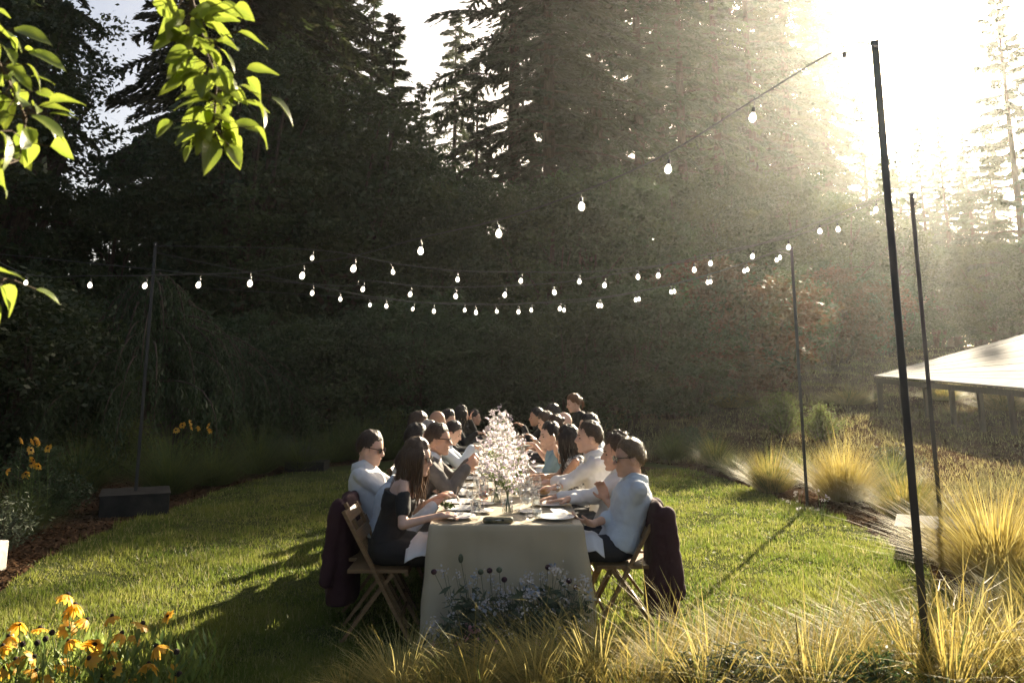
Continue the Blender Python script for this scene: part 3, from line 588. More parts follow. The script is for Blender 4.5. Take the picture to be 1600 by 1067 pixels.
def leafmound(seed, n, R, H):
    r = np.random.default_rng(seed); V = []
    b = np.stack([r.uniform(-R, R, n), r.uniform(-.16, .16, n), r.uniform(0, H, n)**1.0], -1); a = r.uniform(0, 6.28, n); L = r.uniform(.05, .115, n)[:,None]
    d = np.stack([np.cos(a)*.45, np.sin(a)*.45, r.uniform(.5, 1.1, n)], -1); s_ = np.stack([-np.sin(a), np.cos(a), 0*a], -1)*L*.10
    return trimesh('leaves', np.stack([b, b+d*L*.5-s_, b+d*L, b+d*L*.5+s_], 1), [M['susan_leaf'], M['stem']], (r.uniform(0,1,n) < .4).astype(int))
o = link('susan_foliage', leafmound(3, 1000, .62, .24)); p = atY(130, 1067, 4.5); o.location = (p.x, 4.72, 0); tag(o, 'lance shaped green leaves crowded under the golden flowers', 'foliage', kind='stuff')
p0 = [(52,690),(62,690),(48,703),(35,688),(60,686),(75,700),(52,718),(40,740),(50,724),(60,728),(10,735),(285,664),(300,668),(312,668),(325,665),(275,672),(330,672),(298,660)]
FARL = ['orange flower in the shaded left bed, '+t for t in ('upper of the middle pair','top right of the cluster','left of the middle','leftmost of the upper row','topmost of the cluster','rightmost of the upper row','directly over the lower group','farthest lower left one','in the middle of the stem','lower right one','alone at the left edge')]+['far yellow flower above the dark grass clumps, '+t for t in ('upper left one','second from left','highest one','fourth from left','lowest left one','rightmost one','tiny middle one')]
for i, (px, py) in enumerate(p0):
    susan(px, py, (9.6 if px < 200 else 13.5), i % 3, (1.1, 0), FARL[i], 1.0 if px < 200 else 1.1)
# three small clusters in the right meadow: pale weeds
def weed(px, py, s, lab):
    p = gnd(px, py); o = thing('white_weed', lab, 'weed', (p.x, p.y, T(p.x, p.y)), 0, 'pale weeds'); mb = MB(); fl = MB(); r = np.random.default_rng(int(px))
    for i in range(5):
        e = np.array([r.normal(0,.06), r.normal(0,.06), r.uniform(.18,.36)])*s; mb.tube([(0,0,0), e*.5, e], [.003,.003,.002], 3, cap=False)
        for k in range(7): fl.ell(e+r.normal(0,.012,3)*s, (.007*s,)*3, nu=5, nv=4)
    mb.build('stems', M['stem'], o); fl.build('blooms', M['petal_w'], o)
for a in [(1232,805,.8,'pale weed at the lawn edge under the golden clump, left'),(1248,803,.8,'pale weed at the lawn edge under the golden clump, right'),(1283,806,1,'white tufted weed right of the golden clump shadow'),(1515,668,1.2,'pale weed under the roof eave, left'),(1540,672,1.3,'tall pale weed under the roof eave, middle'),(1575,668,1.2,'pale weed under the roof eave, right')]: weed(*a)
# broken stems rising in the bottom right
for i, (px, py) in enumerate([(1243,955)]):
    p = atY(px, py, 4.2); mb = MB(); mb.tube([(0,0,0), (.004,0,p.z*.5), (0,0,p.z)], [.004,.004,.0025], 5)
    o = mb.build('dry_stem', M['twig'], loc=(p.x, p.y, 0)); tag(o, 'thin dark stem standing upright in the front bed', 'stem')

# ---- leafy branches hanging into the upper left
def leafmesh(seed, L=.092, W=.060):
    r = np.random.default_rng(seed); nu = 7; nv = 4; v = []; bend = r.uniform(.3, .9); fold = r.uniform(.15, .5); tw = r.normal(0, .25)
    for i in range(nu+1):
        t = i/nu; hw = W/2*(math.sin(PI*min(1, t**.8))**.8)*(1-.25*t)+.0005
        for j in range(-2, 3):
            s_ = j/2; x_ = t*L; z_ = -bend*L*t*t*.55+abs(s_)*hw*fold+math.sin(t*9+j)*.0012; y_ = s_*hw
            v.append((x_, y_*math.cos(tw*t)-z_*math.sin(tw*t)*.2, z_+y_*math.sin(tw*t)))
    f = [(i*5+j, i*5+j+1, (i+1)*5+j+1, (i+1)*5+j) for i in range(nu) for j in range(4)]
    mb = MB(); mb.add(v, f); return mb.mesh('leaf', M['leaf'], True)
LM = [leafmesh(i) for i in range(7)]+[leafmesh(9, .06, .035), leafmesh(10, .07, .03)]
def branch(label, path, side, nleaf, seed, extra=()):
    """path: (px, py, Y) along the hanging twig"""
    r = random.Random(seed); pts = [atY(*q) for q in path]; o = thing('leafy_branch', label, 'branch', pts[0], 0, 'leafy branches in the upper left')
    P = [p-pts[0] for p in pts]; mb = MB(); mb.tube(P, [.006*(1-.7*i/(len(P)-1)) for i in range(len(P))], 6)
    def at(t):
        t *= len(P)-1; i = min(int(t), len(P)-2); return P[i]+(P[i+1]-P[i])*(t-i)
    sp = []
    for i in range(nleaf):
        t = (i+r.uniform(0, .8))/nleaf; b = at(min(t, 1)); a = r.uniform(-PI, PI)
        el = r.uniform(-.95, .35); d = Vector((math.cos(a)*math.cos(el), math.sin(a)*math.cos(el)*.8, math.sin(el)))
        st = r.uniform(.015, .075); mid = b+d*st; mb.tube([b, mid], [.0016, .0011], 3, cap=False); sp.append((mid, d, r.uniform(.65, 1.1)))
    for (px, py, Y, ax, az, s_) in extra:   # single leaves that show clearly against the dark
        b = atY(px, py, Y)-pts[0]; sp.append((b, Vector((math.cos(ax), .15, math.sin(az))), s_)); 
        q = min((at(k/20) for k in range(21)), key=lambda c: (c-b).length); mb.tube([q, (q+b)/2+Vector((0,0,.01)), b], [.0018,.0014,.0012], 3, cap=False)
    mb.build('twig', M['twig'], o)
    for (b, d, s_) in sp:
        lf = bpy.data.objects.new('leaf', r.choice(LM)); C.objects.link(lf); lf.parent = o; lf.location = b
        q = d.to_track_quat('X', 'Z'); lf.rotation_mode = 'QUATERNION'; lf.rotation_quaternion = q @ Euler((r.uniform(-.9,.9), 0, 0)).to_quaternion(); lf.scale = (s_*.86*r.uniform(.8,1.08), s_*.86*r.uniform(.75,1.15), s_*.86)
    return o
branch('leafy branch hanging down from the top edge, sunlit yellow green leaves', [(290,-40,1.75),(306,30,1.75),(322,75,1.76),(338,130,1.78),(335,180,1.8),(330,215,1.8)], 0, 105, 5,
   [(365,12,1.7,.1,-.3,1.0),(372,50,1.72,.1,-.35,1.0),(385,108,1.74,.05,.05,1.0),(385,122,1.74,.4,-.9,1.0),(425,152,1.72,.3,-.8,.95),(398,198,1.7,.4,-.75,1.1),(400,160,1.75,.6,-1.1,.9),(285,95,1.8,2.4,-.9,.8),(270,190,1.8,2.6,-.5,.8),(238,5,1.7,.2,-.25,1.0),(345,5,1.7,.3,-.1,.9)])
branch('leafy branch entering from the left edge, sunlit yellow green leaves', [(-60,-20,1.65),(-30,40,1.65),(-5,95,1.66),(20,140,1.68),(40,185,1.7),(30,250,1.7)], 0, 60, 8,
   [(22,45,1.65,.1,-.2,1.05),(45,80,1.65,.1,-.3,1.05),(42,100,1.66,.6,-.9,.9),(50,180,1.66,.3,-.5,1.05),(0,205,1.64,1.0,-1.3,1.1),(-25,260,1.6,.3,-.5,1.3),(-30,285,1.58,.3,-.55,1.2),(15,60,1.66,.5,-.7,.9)])
branch('short twig with drooping leaves low at the left edge', [(-60,430,1.7),(-20,437,1.7),(8,436,1.7),(24,438,1.7)], 0, 7, 11, [(0,448,1.68,.6,-1.1,1.0),(-12,470,1.68,.9,-1.3,.9)])
# ================================================================ TABLE
TX, TY0, TY1, TW, TZ = .017, 5.42, 15.0, 1.006, .75
t = thing('banquet_table', 'very long narrow dining table hidden under the linen cloth', 'table', (TX, (TY0+TY1)/2, 0))
ln = TY1-TY0
mb = MB(); mb.box((0,0,.715), (TW-.06, ln-.06, .035)); mb.build('tabletop', M['wood'], t)
for sx in (-1, 1):
    for k in range(6):
        mb = MB(); mb.bar((sx*(TW/2-.1), -ln/2+.3+k*(ln-.6)/5, .0), (sx*(TW/2-.1), -ln/2+.3+k*(ln-.6)/5, .697), .045, .045); mb.build('leg', M['wood'], t)
def tablecloth():
    mb = MB(); r = np.random.default_rng(4); hw = TW/2; per = []
    def seg(a, b, n): return [(a[0]+(b[0]-a[0])*i/n, a[1]+(b[1]-a[1])*i/n) for i in range(n)]
    c = [(-hw,-ln/2),(hw,-ln/2),(hw,ln/2),(-hw,ln/2)]
    per = seg(c[0], c[1], 44)+seg(c[1], c[2], 260)+seg(c[2], c[3], 30)+seg(c[3], c[0], 260)
    n = len(per); P = np.array(per); s = np.concatenate([[0], np.cumsum(np.hypot(*np.diff(P, axis=0).T))])
    nr = np.array([(0,-1)]*44+[(1,0)]*260+[(0,1)]*30+[(-1,0)]*260, float)
    for _ in range(3): nr = (np.roll(nr,1,0)+2*nr+np.roll(nr,-1,0)); nr /= np.linalg.norm(nr,axis=1,keepdims=True)
    fold = .5*np.sin(s*7.3+1.2*np.sin(s*2.1))+.3*np.sin(s*15+2*np.sin(s*3.3))
    front = np.exp(-((np.arange(n)-22)/16.)**4); fold = fold*(1-.5*front)
    for cc in (0, 44):     # corner drape
        dd = np.abs(np.arange(n)-cc); dd = np.minimum(dd, n-dd); fold = fold+2.0*np.exp(-(dd/3.2)**2)-1.1*np.exp(-((dd-6)/2.2)**2)+.5*np.exp(-((dd-11)/2.2)**2)
    vs = [(0,0.0,.006),(.25,.004,.006),(.6,.010,.0),(1,.012,-.008)]
    rows = [P*np.array([[.0,.0]])*0+P*np.array([(hw-.03)/hw, (ln/2-.03)/(ln/2)])]
    Z = [np.full(n, TZ)]; rows.append(P.copy()*.9995); Z.append(np.full(n, TZ-.001)); 
    rows.append(P+nr*.006); Z.append(np.full(n, TZ-.008))
    K = 22
    for k in range(1, K+1):
        v = k/K; z = (TZ-.012)*(1-v)+.006*v; z = z+0*s
        out = .008+.006*v*np.sin(s*9+z*5)*np.sin(z*7+s*2)+.004*np.exp(-((s-.34)/.02)**2)+.004*np.exp(-((s-.68)/.02)**2)+v*.028+fold*.030*v**.8+.003*np.sin(z*23+s*9)
        if k == K: out = out+.02; 
        rows.append(P+nr*out[:,None]); Z.append(z+(.004*np.sin(s*30) if k == K else 0))
    v = np.concatenate([np.concatenate([q, z[:,None]], 1) for q, z in zip(rows, Z)]); R = len(rows)
    f = [(i*n+j, (i+1)*n+j, (i+1)*n+(j+1)%n, i*n+(j+1)%n) for i in range(R-1) for j in range(n)]
    mb.add(v, f)
    gx_ = np.linspace(-(hw-.03), hw-.03, 24); gy_ = np.linspace(-(ln/2-.03), ln/2-.03, 160); X, Y = np.meshgrid(gx_, gy_)
    ed = np.minimum(1, np.minimum(hw-.03-abs(X), ln/2-.03-abs(Y))/.06)
    Zt = TZ+ed*(.0022*np.sin(X*21+2*np.sin(Y*5))+.002*np.sin(Y*13+3*np.sin(X*6)))
    mb.add(np.stack([X, Y, Zt], -1).reshape(-1,3), [(j*24+i, j*24+i+1, (j+1)*24+i+1, (j+1)*24+i) for j in range(159) for i in range(23)])
    o = mb.build('tablecloth', M['cloth'], None, True, (TX, (TY0+TY1)/2, 0)); return tag(o, 'cream linen cloth falling to the grass over the long table', 'tablecloth')
tablecloth()

# ================================================================ CHAIRS
def chair_parts():
    D = {}
    mb = MB(); mb.box((0.0,0,.445), (.40,.40,.022)); mb.box((.19,0,.43),(.02,.40,.03)); D['seat'] = [mb]
    D['post'] = []; D['rear_leg'] = []
    for s in (-1, 1):
        q = MB(); q.bar((-.235,s*.215,.83),(.235,s*.215,0),.022,.042, up=(0,1,0)); D['post'].append(q)
        q = MB(); q.bar((.10,s*.185,.43),(-.23,s*.185,0),.022,.036, up=(0,1,0)); D['rear_leg'].append(q)
    D['back_rail'] = []
    for z in (.79, .66):
        x = -.235+.47*(.83-z)/.83; q = MB(); q.box((x, 0, z), (.018, .408, .075), Matrix.Rotation(-.5, 3, 'Y')); D['back_rail'].append(q)
    q = MB(); q.tube([(.15,-.2,.15),(.15,.2,.15)], .011, 8); D['stretcher'] = [q]; q = MB(); q.tube([(-.16,-.17,.09),(-.16,.17,.09)], .011, 8); D['stretcher'].append(q)
    return {k: [m.mesh(k, M['wood']) for m in v] for k, v in D.items()}
CH = chair_parts()
def chair(x, y, ang, label):
    o = thing('folding_chair', label, 'chair', (x, y, T(x, y)), ang, 'folding chairs along the table')
    for k, ms in CH.items():
        for m in ms: link(k, m, o)
    return o

# ================================================================ PEOPLE
texc = bpy.data.textures.new('cloth_folds', 'CLOUDS'); texc.noise_scale = .085; texc.noise_depth = 2
texh = bpy.data.textures.new('hair_waves', 'CLOUDS'); texh.noise_scale = .03; texh.noise_depth = 2
def remesh(o, vox, smooth=3, disp=0.0, tex=None, dec=None):
    m = o.modifiers.new('remesh', 'REMESH'); m.mode = 'VOXEL'; m.voxel_size = vox; m.use_smooth_shade = True
    m = o.modifiers.new('smooth', 'SMOOTH'); m.iterations = smooth; m.factor = .5
    if disp: m = o.modifiers.new('folds', 'DISPLACE'); m.texture = tex or texc; m.strength = disp; m.mid_level = .5; m.texture_coords = 'LOCAL'
    if dec: m = o.modifiers.new('decimate', 'DECIMATE'); m.ratio = dec
def nrm(v): v = np.array(v, float); return v/max(np.linalg.norm(v), 1e-9)
def frame(fwd, up):
    f = nrm(fwd); u = np.array(up, float); u = nrm(u-f*np.dot(u, f)); return np.array([f, np.cross(u, f), u])   # rows: forward, left, up
def ik(s, w_, a, b, pole):
    s = np.array(s); w_ = np.array(w_); d = w_-s; L = np.linalg.norm(d)
    if L > (a+b)*.985: w_ = s+d/L*(a+b)*.985; d = w_-s; L = np.linalg.norm(d)
    L = max(L, abs(a-b)+.03); n = d/max(np.linalg.norm(d), 1e-6); x = (a*a-b*b+L*L)/(2*L); h = math.sqrt(max(a*a-x*x, 0))
    p = np.array(pole, float); p = nrm(p-n*np.dot(p, n)); return s+n*x+p*h, w_
def hand(mb, w_, d, n, side, curl=.5, s=1.0):
    """palm and five fingers; d along the hand, n out of the palm, side=+1 when the thumb lies on +(n x d)"""
    d = nrm(d); n = nrm(np.array(n)-d*np.dot(n, d)); x = np.cross(n, d)*side
    w_ = np.array(w_); mb.capsule(w_-d*.01, w_+d*.03, .024*s, .027*s, 8)
    for k in (-1, -.33, .33, 1): mb.capsule(w_+d*.025*s+x*.022*k*s, w_+d*.085*s+x*.028*k*s, .015*s, .0125*s, 7)
    for k, L, in ((1, .072), (.36, .082), (-.3, .076), (-.95, .060)):
        p = w_+d*.088*s+x*.029*k*s; a = curl*.5; q = d; rr = .0098*s
        for j, fr in enumerate((.45, .32, .25)):
            q = nrm(d*math.cos(a)+n*math.sin(a)+x*.06*k); e = p+q*L*fr*s; mb.capsule(p, e, rr, rr*.92, 7); p = e; rr *= .92; a += curl*.75
    p = w_+d*.03*s+x*.026*s; q = nrm(d*.62+x*.72+n*.25); e = p+q*.042*s; mb.capsule(p, e, .0145*s, .012*s, 7)
    q = nrm(d*.85+x*.35+n*.4*(.4+curl)); mb.capsule(e, e+q*.032*s, .0115*s, .0095*s, 7)
def head(mb, c, F, s, fem, mouth=0.0):
    """skull, jaw, features; F rows forward, left, up"""
    def p(x, y, z): return c+(F[0]*x+F[1]*y+F[2]*z)*s
    def e(x, y, z, rx, ry, rz, nu=14, nv=9): mb.ell(p(x,y,z), (rx*s, ry*s, rz*s), F, nu, nv)
    k = .93 if fem else 1.0
    e(0,0,.012,.097,.075*k,.098,20,14); e(-.018,0,.0,.085,.076*k,.085); e(.036,0,-.05,.056,.058*k,.075,18,12)
    mb.capsule(p(.0,.042*k,-.068), p(.066,.016*k,-.105), .026*s*k, .021*s*k, 9); mb.capsule(p(.0,-.042*k,-.068), p(.066,-.016*k,-.105), .026*s*k, .021*s*k, 9)
    e(.078,0,-.108,.017,.019,.016)
    e(.074,0,.022,.020,.050*k,.016)                                   # brow
    mb.capsule(p(.088,0,.008), p(.111,0,-.034), .0085*s, .0125*s, 9); e(.100,.011,-.037,.010,.008,.008); e(.100,-.011,-.037,.010,.008,.008)
    for y in (1, -1): e(.062,y*.040*k,-.030,.026,.020,.022); e(-.006,y*.076*k,-.018,.019,.009,.030); e(-.012,y*.081*k,-.004,.012,.006,.014)
    e(.090,0,-.064-mouth*.1,.012,.024,.0065); e(.086,0,-.079-mouth,.012,.021,.0075)
def hairline(a):
    return np.interp(a, [0,.75,1.05,1.3,1.5,1.75,2.1,2.5,PI], [.52,.50,.24,-.12,.02,-.25,-.58,-.66,-.68])
def haircap(c, F, s, th, seed, m, style='short', vol=1.0, strands=260, name='hair', parent=None):
    r = np.random.default_rng(seed); mb = MB()
    ph = r.uniform(0, 6.28, 6)
    def surf(d):
        a = np.arctan2(np.abs(d[:,1]), d[:,0]); hl = hairline(a)+.05*np.sin(d[:,1]*14+ph[5])+(-.35 if style in ('long','bob') else 0)*(a > 1.2)
        inn = sm(d[:,2]-hl, -.03, .07)
        lump = .28*np.sin(d[:,1]*11+ph[0]+2*np.sin(d[:,0]*6))+.24*np.sin(d[:,0]*13+d[:,2]*7+ph[1])+.2*np.sin(d[:,1]*23+d[:,2]*15+ph[2])
        if style == 'curly': lump = lump*1.4+.7*np.sin(d[:,0]*30+ph[3])*np.sin(d[:,1]*28+ph[4])*np.sin(d[:,2]*26)
        topb = 1+1.15*sm(d[:,2], .30, .95)+.35*sm(d[:,0], .3, .8)
        return inn, th*vol*topb*(1+.45*lump)*(.22+.78*sm(d[:,2]-hl, .0, .55))
    base = np.array([.099, .0775, .102])
    def fn(d, v):
        inn, t = surf(d); rr = np.where(inn > .02, -.006+(t+.006)*inn, -.022)
        return (d*base+d*rr[:,None])
    def sphere(nu, nv): pass
    cc = c+F[2]*.012*s-F[0]*.004*s
    mb.ell(cc, (1,1,1), F*s, 44, 30, fn=lambda d, v: fn(d, v))
    # loose strands on the surface
    n = strands; d = r.normal(0, 1, (n*3, 3)); d /= np.linalg.norm(d, axis=1, keepdims=True); inn, t = surf(d); d = d[inn > .6][:n]; inn, t = surf(d)
    flow = np.stack([np.full(len(d), -.5), np.sign(d[:,1])*.35, np.full(len(d), -.55)], -1)+r.normal(0, .35, (len(d), 3))
    flow[:,2] += .5*(d[:,2] > .6)
    flow -= d*(flow*d).sum(1, keepdims=True)*.75
    p0 = d*base+d*t[:,None]*.75; L = r.uniform(.014, .032, len(d))[:,None]*(1.4 if style == 'curly' else 1)
    p1 = p0+flow*L*.6+d*L*.22; p2 = p0+flow*L*1.2+d*L*(.15 if style != 'curly' else .4); sd_ = np.cross(flow, d); sd_ /= np.maximum(np.linalg.norm(sd_, axis=1, keepdims=True), 1e-6)
    wv = .0011
    for A in [np.stack([p0-sd_*wv*1.5, p0+sd_*wv*1.5, p1+sd_*wv, p1-sd_*wv], 1), np.stack([p1-sd_*wv, p1+sd_*wv, p2+sd_*wv*.2, p2-sd_*wv*.2], 1)]:
        k = len(A); mb.add((A.reshape(-1,3)*s) @ F+cc, np.arange(k*4).reshape(k, 4))
    return mb
def locks(mb, c, F, s, r, n, length, back, r0=.016, spread=1.0, a0=.85, drop=None):
    """long hair: tapered locks from the crown down past the shoulders"""
    cc = c+F[2]*.012*s
    for i in range(n):
        a = a0+(PI-a0)*((i*.618) % 1); sg = 1 if i % 2 else -1; lay = r.uniform(.0, 1)
        d0 = np.array([math.cos(a)*.35, sg*math.sin(a)*.35, .93]); d1 = np.array([math.cos(a)*.98, sg*math.sin(a)*.98, .12]); d2 = np.array([math.cos(a), sg*math.sin(a), -.55])
        q = [np.array([.099,.0775,.104])*1.10*nrm(d0)+0, np.array([.104,.086,.104])*1.12*nrm(d1), np.array([.108,.092,.10])*(1.06+.10*lay)*nrm(d2)]
        P = [cc+(x*s) @ F for x in q]; L = length*r.uniform(.75, 1.1); e = P[-1]; sw = r.normal(0, .02, 3)
        for k in range(1, 6):
            u = k/5; P.append(e+np.array([0,0,-1.])*L*u+np.array(back)*L*.12*u+F[0]*(.012*math.sin(u*5+i))+F[1]*sg*.012*math.sin(u*4+i*1.3)*spread+sw*u)
        rr = [r0*.6*s, r0*1.15*s, r0*1.15*s]+[r0*s*x for x in (1.05,.95,.8,.55,.15)]
        mb.tube(P, rr, 6, True, flat=.55)
        for q in range(3):
            o = r.normal(0, .012, 3); mb.tube([np.array(p)+o*(.4+.25*j) for j, p in enumerate(P[2:])], [.0022*s]*5+[.0006*s], 3, False)
def glasses(c, F, s, m, parent):
    mb = MB()
    def p(x, y, z): return c+(F[0]*x+F[1]*y+F[2]*z)*s
    for y in (1, -1):
        v = [p(.103-.004*abs(q[0]-.5), y*(.008+.056*q[0]), .010+.034*(q[1]-.5)*2*(.55)-.012) for q in [(0,.75),(.25,1),(.75,1),(1,.8),(.95,.25),(.6,-.1),(.25,0),(.02,.35)]]
        v2 = [np.array(a)-F[0]*.004*s for a in v]
        mb.add(v+v2, [tuple(range(8)), tuple(range(15,7,-1))]+[(i,i+8,(i+1)%8+8,(i+1)%8) for i in range(8)])
        mb.tube([p(.100, y*.064, .006), p(.05, y*.076, .008), p(-.008, y*.080, .006), p(-.02, y*.080, -.012)], .0032*s, 5)
    mb.tube([p(.104,-.012,.004), p(.107,0,.007), p(.104,.012,.004)], .0028*s, 5)
    mb.build('sunglasses', m, parent, False)
M['shade'] = mat('dark_lens', (.015,.010,.008), rough=.12, spec=.6)
HC = {'brown': (.05,.028,.015), 'dark': (.016,.010,.007), 'fair': (.13,.08,.04), 'long': (.085,.047,.024), 'grey': (.24,.22,.20), 'ginger': (.12,.055,.022)}
SK = [(.50,.29,.20), (.56,.35,.26), (.40,.22,.14), (.62,.40,.30), (.28,.15,.09)]
SPOTS = []
def person(who, side, hx, top, Y, hipx, topc='white_shirt', skin_i=0, hair='brown', hstyle='short', fem=False, near=True, yaw=0.0, pitch=.05, hs=1.0, hands=None, sleeve=1.0, shades=False, legs='navy',
           kind='shirt', stand=False, collar=True, tie=False, shv=1.0, mouth=0.0, bare=False, roll=0.0, twist=0.0, chairlab=None, extra=None, elbow=None, curls=(.55,.55), loc_dy=0.0):
    fx = 1.0 if side == 'L' else -1.0
    P0 = atY(hx, top, Y); s = .95 if fem else 1.02
    root = thing('person', who, 'person', (hipx, Y+loc_dy, T(hipx, Y)), 0, None)
    O = np.array([hipx, Y+loc_dy, T(hipx, Y)]); hw = np.array(P0)-O
    fwd = np.array([fx*math.cos(twist), math.sin(twist), 0]); left = np.array([-fwd[1], fwd[0], 0]); Z = np.array([0,0,1.])
    sk = skin(skin_i, SK[skin_i])
    # head frame
    ya = math.atan2(fwd[1], fwd[0])+yaw; hf = np.array([math.cos(ya)*math.cos(pitch), math.sin(ya)*math.cos(pitch), -math.sin(pitch)]); F = frame(hf, Z+left*roll)
    hsz = s*hs*.98
    hc = hw-F[2]*.125*hsz          # head centre from the top of the hair
    hip = np.array([0, 0, .94 if stand else .555])
    nb = hc+(-F[0]*.028-F[2]*.135)*hsz   # base of the neck
    sp = nb-hip; Ls = np.linalg.norm(sp); up = sp/Ls; bf = frame(fwd-up*np.dot(fwd, up), up); bx, by, bz = bf
    def spn(t, o=0): return hip+sp*t+bx*(-.035*math.sin(PI*min(t,1))+o)
    w_ = (.92 if fem else 1.0)
    sw = .178*w_*s
    def torso(mb, g, t0=0.0, t1=1.0, belly=0.0):
        secs = []
        for t_, rx, ry, o in [(-.10,.10,.13,.0),(0,.125,.172,.0),(.12,.125,.172,.0),(.33,.107,.150*(.92 if fem else 1),.012),(.52,.118,.160,.018),(.70,.125,.172,.012),(.84,.108,.170,.0),(.93,.080,.140,-.008),(1.0,.058,.085,-.012),(1.06,.050,.055,-.012)]:
            if t_ < t0-.001 or t_ > t1+.001: continue
            secs.append((spn(t_, o), bx, by, (rx*w_+g)*s, (ry*w_+g)*s))
        mb.loft(secs, 20)
    body = MB(); torso(body, -.012)
    body.capsule(nb-bz*.03, hc-F[2]*.075*hsz-F[0]*.018*hsz, (.058 if not fem else .05)*s, (.054 if not fem else .046)*s, 12)
    head(body, hc, F, hsz, fem, mouth)
    sh = {q: spn(.885)+by*q*sw for q in (1, -1)}
    # arms
    A, B = .285*s, .255*s; arms = {}
    defh = {1: (fx*.40, .16, .80), -1: (fx*.42, -.10, .80)}
    for q in (1, -1):
        hd = (hands or {}).get(q)
        if hd is None: tgt = np.array([0.36*fx-hipx*0+fx*0, q*fx*.15, .0])+np.array([0,0,TZ+.055]); tgt = tgt+np.array([fx*(max(0,.0)),0,0])
        else: tgt = np.array(hd[0])-O if hd[3:] == () or hd[3] != 'rel' else np.array(hd[0])
        pole = -Z*.9+by*q*.55-bx*.35
        if elbow and q in elbow: pole = np.array(elbow[q])
        el, wr = ik(sh[q], tgt, A, B, pole); arms[q] = (el, wr)
        am = .93 if fem else 1.0
        body.capsule(sh[q], el, .043*am*s, .036*am*s, 10); body.capsule(el, wr, .037*am*s, .024*am*s, 10)
        d = nrm(wr-el); dd = d if hd is None or len(hd) < 2 or hd[1] is None else np.array(hd[1]); n = -Z if hd is None or len(hd) < 3 or hd[2] is None else np.array(hd[2])
        hand(body, wr, dd, n, 1 if np.dot(np.cross(n, dd), -by*q) > 0 else -1, curls[0] if q == 1 else curls[1], s*.98)
    # legs
    leg = {}
    for q in (1, -1):
        hj = hip+left*q*.09
        if stand: kn = hj+np.array([0,0,-.43])+fwd*.02; an = kn+np.array([0,0,-.43])-fwd*.02
        else: kn = hip+fwd*.42*s+left*q*.11+Z*(-.025); an = np.array([0,0,.08])+fwd*(.36)*s+left*q*.11
        leg[q] = (hj, kn, an); body.capsule(hj, kn, .075*s, .05*s, 10); body.capsule(kn, an, .05*s, .036*s, 10)
        body.capsule(an-Z*.02, an+fwd*.14-Z*.045, .035*s, .026*s, 8)
    b = body.build('body', sk, root); remesh(b, .0078 if near else .0125, 2, dec=.62 if near else None)
    for q in (1, -1):
        mb = MB(); an = leg[q][2]; mb.capsule(an-Z*.035, an+fwd*.15-Z*.05, .043*s, .03*s, 10); mb.box(an+fwd*.06-Z*.073, (.27*abs(fx),.08,.014)); mb.build('shoe', fab('shoe_leather',(.02,.015,.012),r=.4), root, True)
    # lower clothes
    tr = MB(); fl = fab(legs, {'navy':(.014,.016,.022),'black':(.010,.010,.010),'charcoal':(.025,.025,.027),'beige':(.30,.25,.19)}[legs])
    tr.loft([(spn(t_, 0), bx, by, rx*s*w_, ry*s*w_) for t_, rx, ry in ((-.14,.115,.165),(-.04,.135,.18),(.06,.125,.172),(.16,.11,.15))], 18)
    for q in (1, -1):
        hj, kn, an = leg[q]; tr.capsule(hj, kn, .098*s, .074*s, 12); tr.capsule(kn, an+Z*.03, .074*s, .056*s, 12)
    if kind == 'dress': tr.capsule(leg[1][0]*.5+leg[-1][0]*.5, leg[1][1]*.5+leg[-1][1]*.5, .14*s, .10*s, 14)
    o = tr.build('dress_skirt' if kind == 'dress' else 'trousers', fl if kind != 'dress' else fab(topc, TOPS[topc][0], TOPS[topc][1]), root); remesh(o, .012 if near else .02, 3, .014)
    # upper clothes
    tp = MB(); g = .014 if kind != 'jacket' else .026; fm = fab(topc, *TOPS[topc])
    if kind == 'dress': torso(tp, .008, 0, .52); tp.loft([(spn(.50,.014), bx, by, .122*s, .158*s), (spn(.62,.012), bx, by, .132*s, .172*s), (spn(.70,.008), bx, by, .130*s, .182*s), (spn(.745,.0), bx, by, .122*s, .190*s)], 20)
    else: torso(tp, g, -.10 if kind == 'shirt' else 0, 1.0)
    for q in (1, -1):
        el, wr = arms[q]
        if kind == 'dress':
            tp.capsule(sh[q]+(el-sh[q])*.34, sh[q]+(el-sh[q])*.68, .056*s, .053*s, 12); continue
        if bare: continue
        tp.capsule(sh[q]+by*q*.004, el if sleeve > .5 else sh[q]+(el-sh[q])*sleeve*2, (.050+g*.6)*s, (.047+g*.5)*s, 12)
        if sleeve > .5: e2 = el+(wr-el)*(sleeve-.5)*2*.93; tp.capsule(el, e2, (.049+g*.5)*s, (.036+g*.5)*s, 12)
        if .5 < sleeve < .95: e2 = el+(wr-el)*(sleeve-.5)*2*.93; d = nrm(wr-el); tp.capsule(e2-d*.03, e2, .052*s, .052*s, 12)
    if not bare and kind != 'dress': tp.capsule(sh[1]-by*.02-bz*.012, sh[-1]+by*.02-bz*.012, .056*s, .056*s, 12)
    nm = {'shirt': 'shirt', 'dress': 'dress', 'jacket': 'suit_jacket', 'top': 'blouse'}[kind]
    o = tp.build(nm, fm, root); remesh(o, .0085 if near else .014, 6, .022 if near else .012, dec=.7 if near else None)
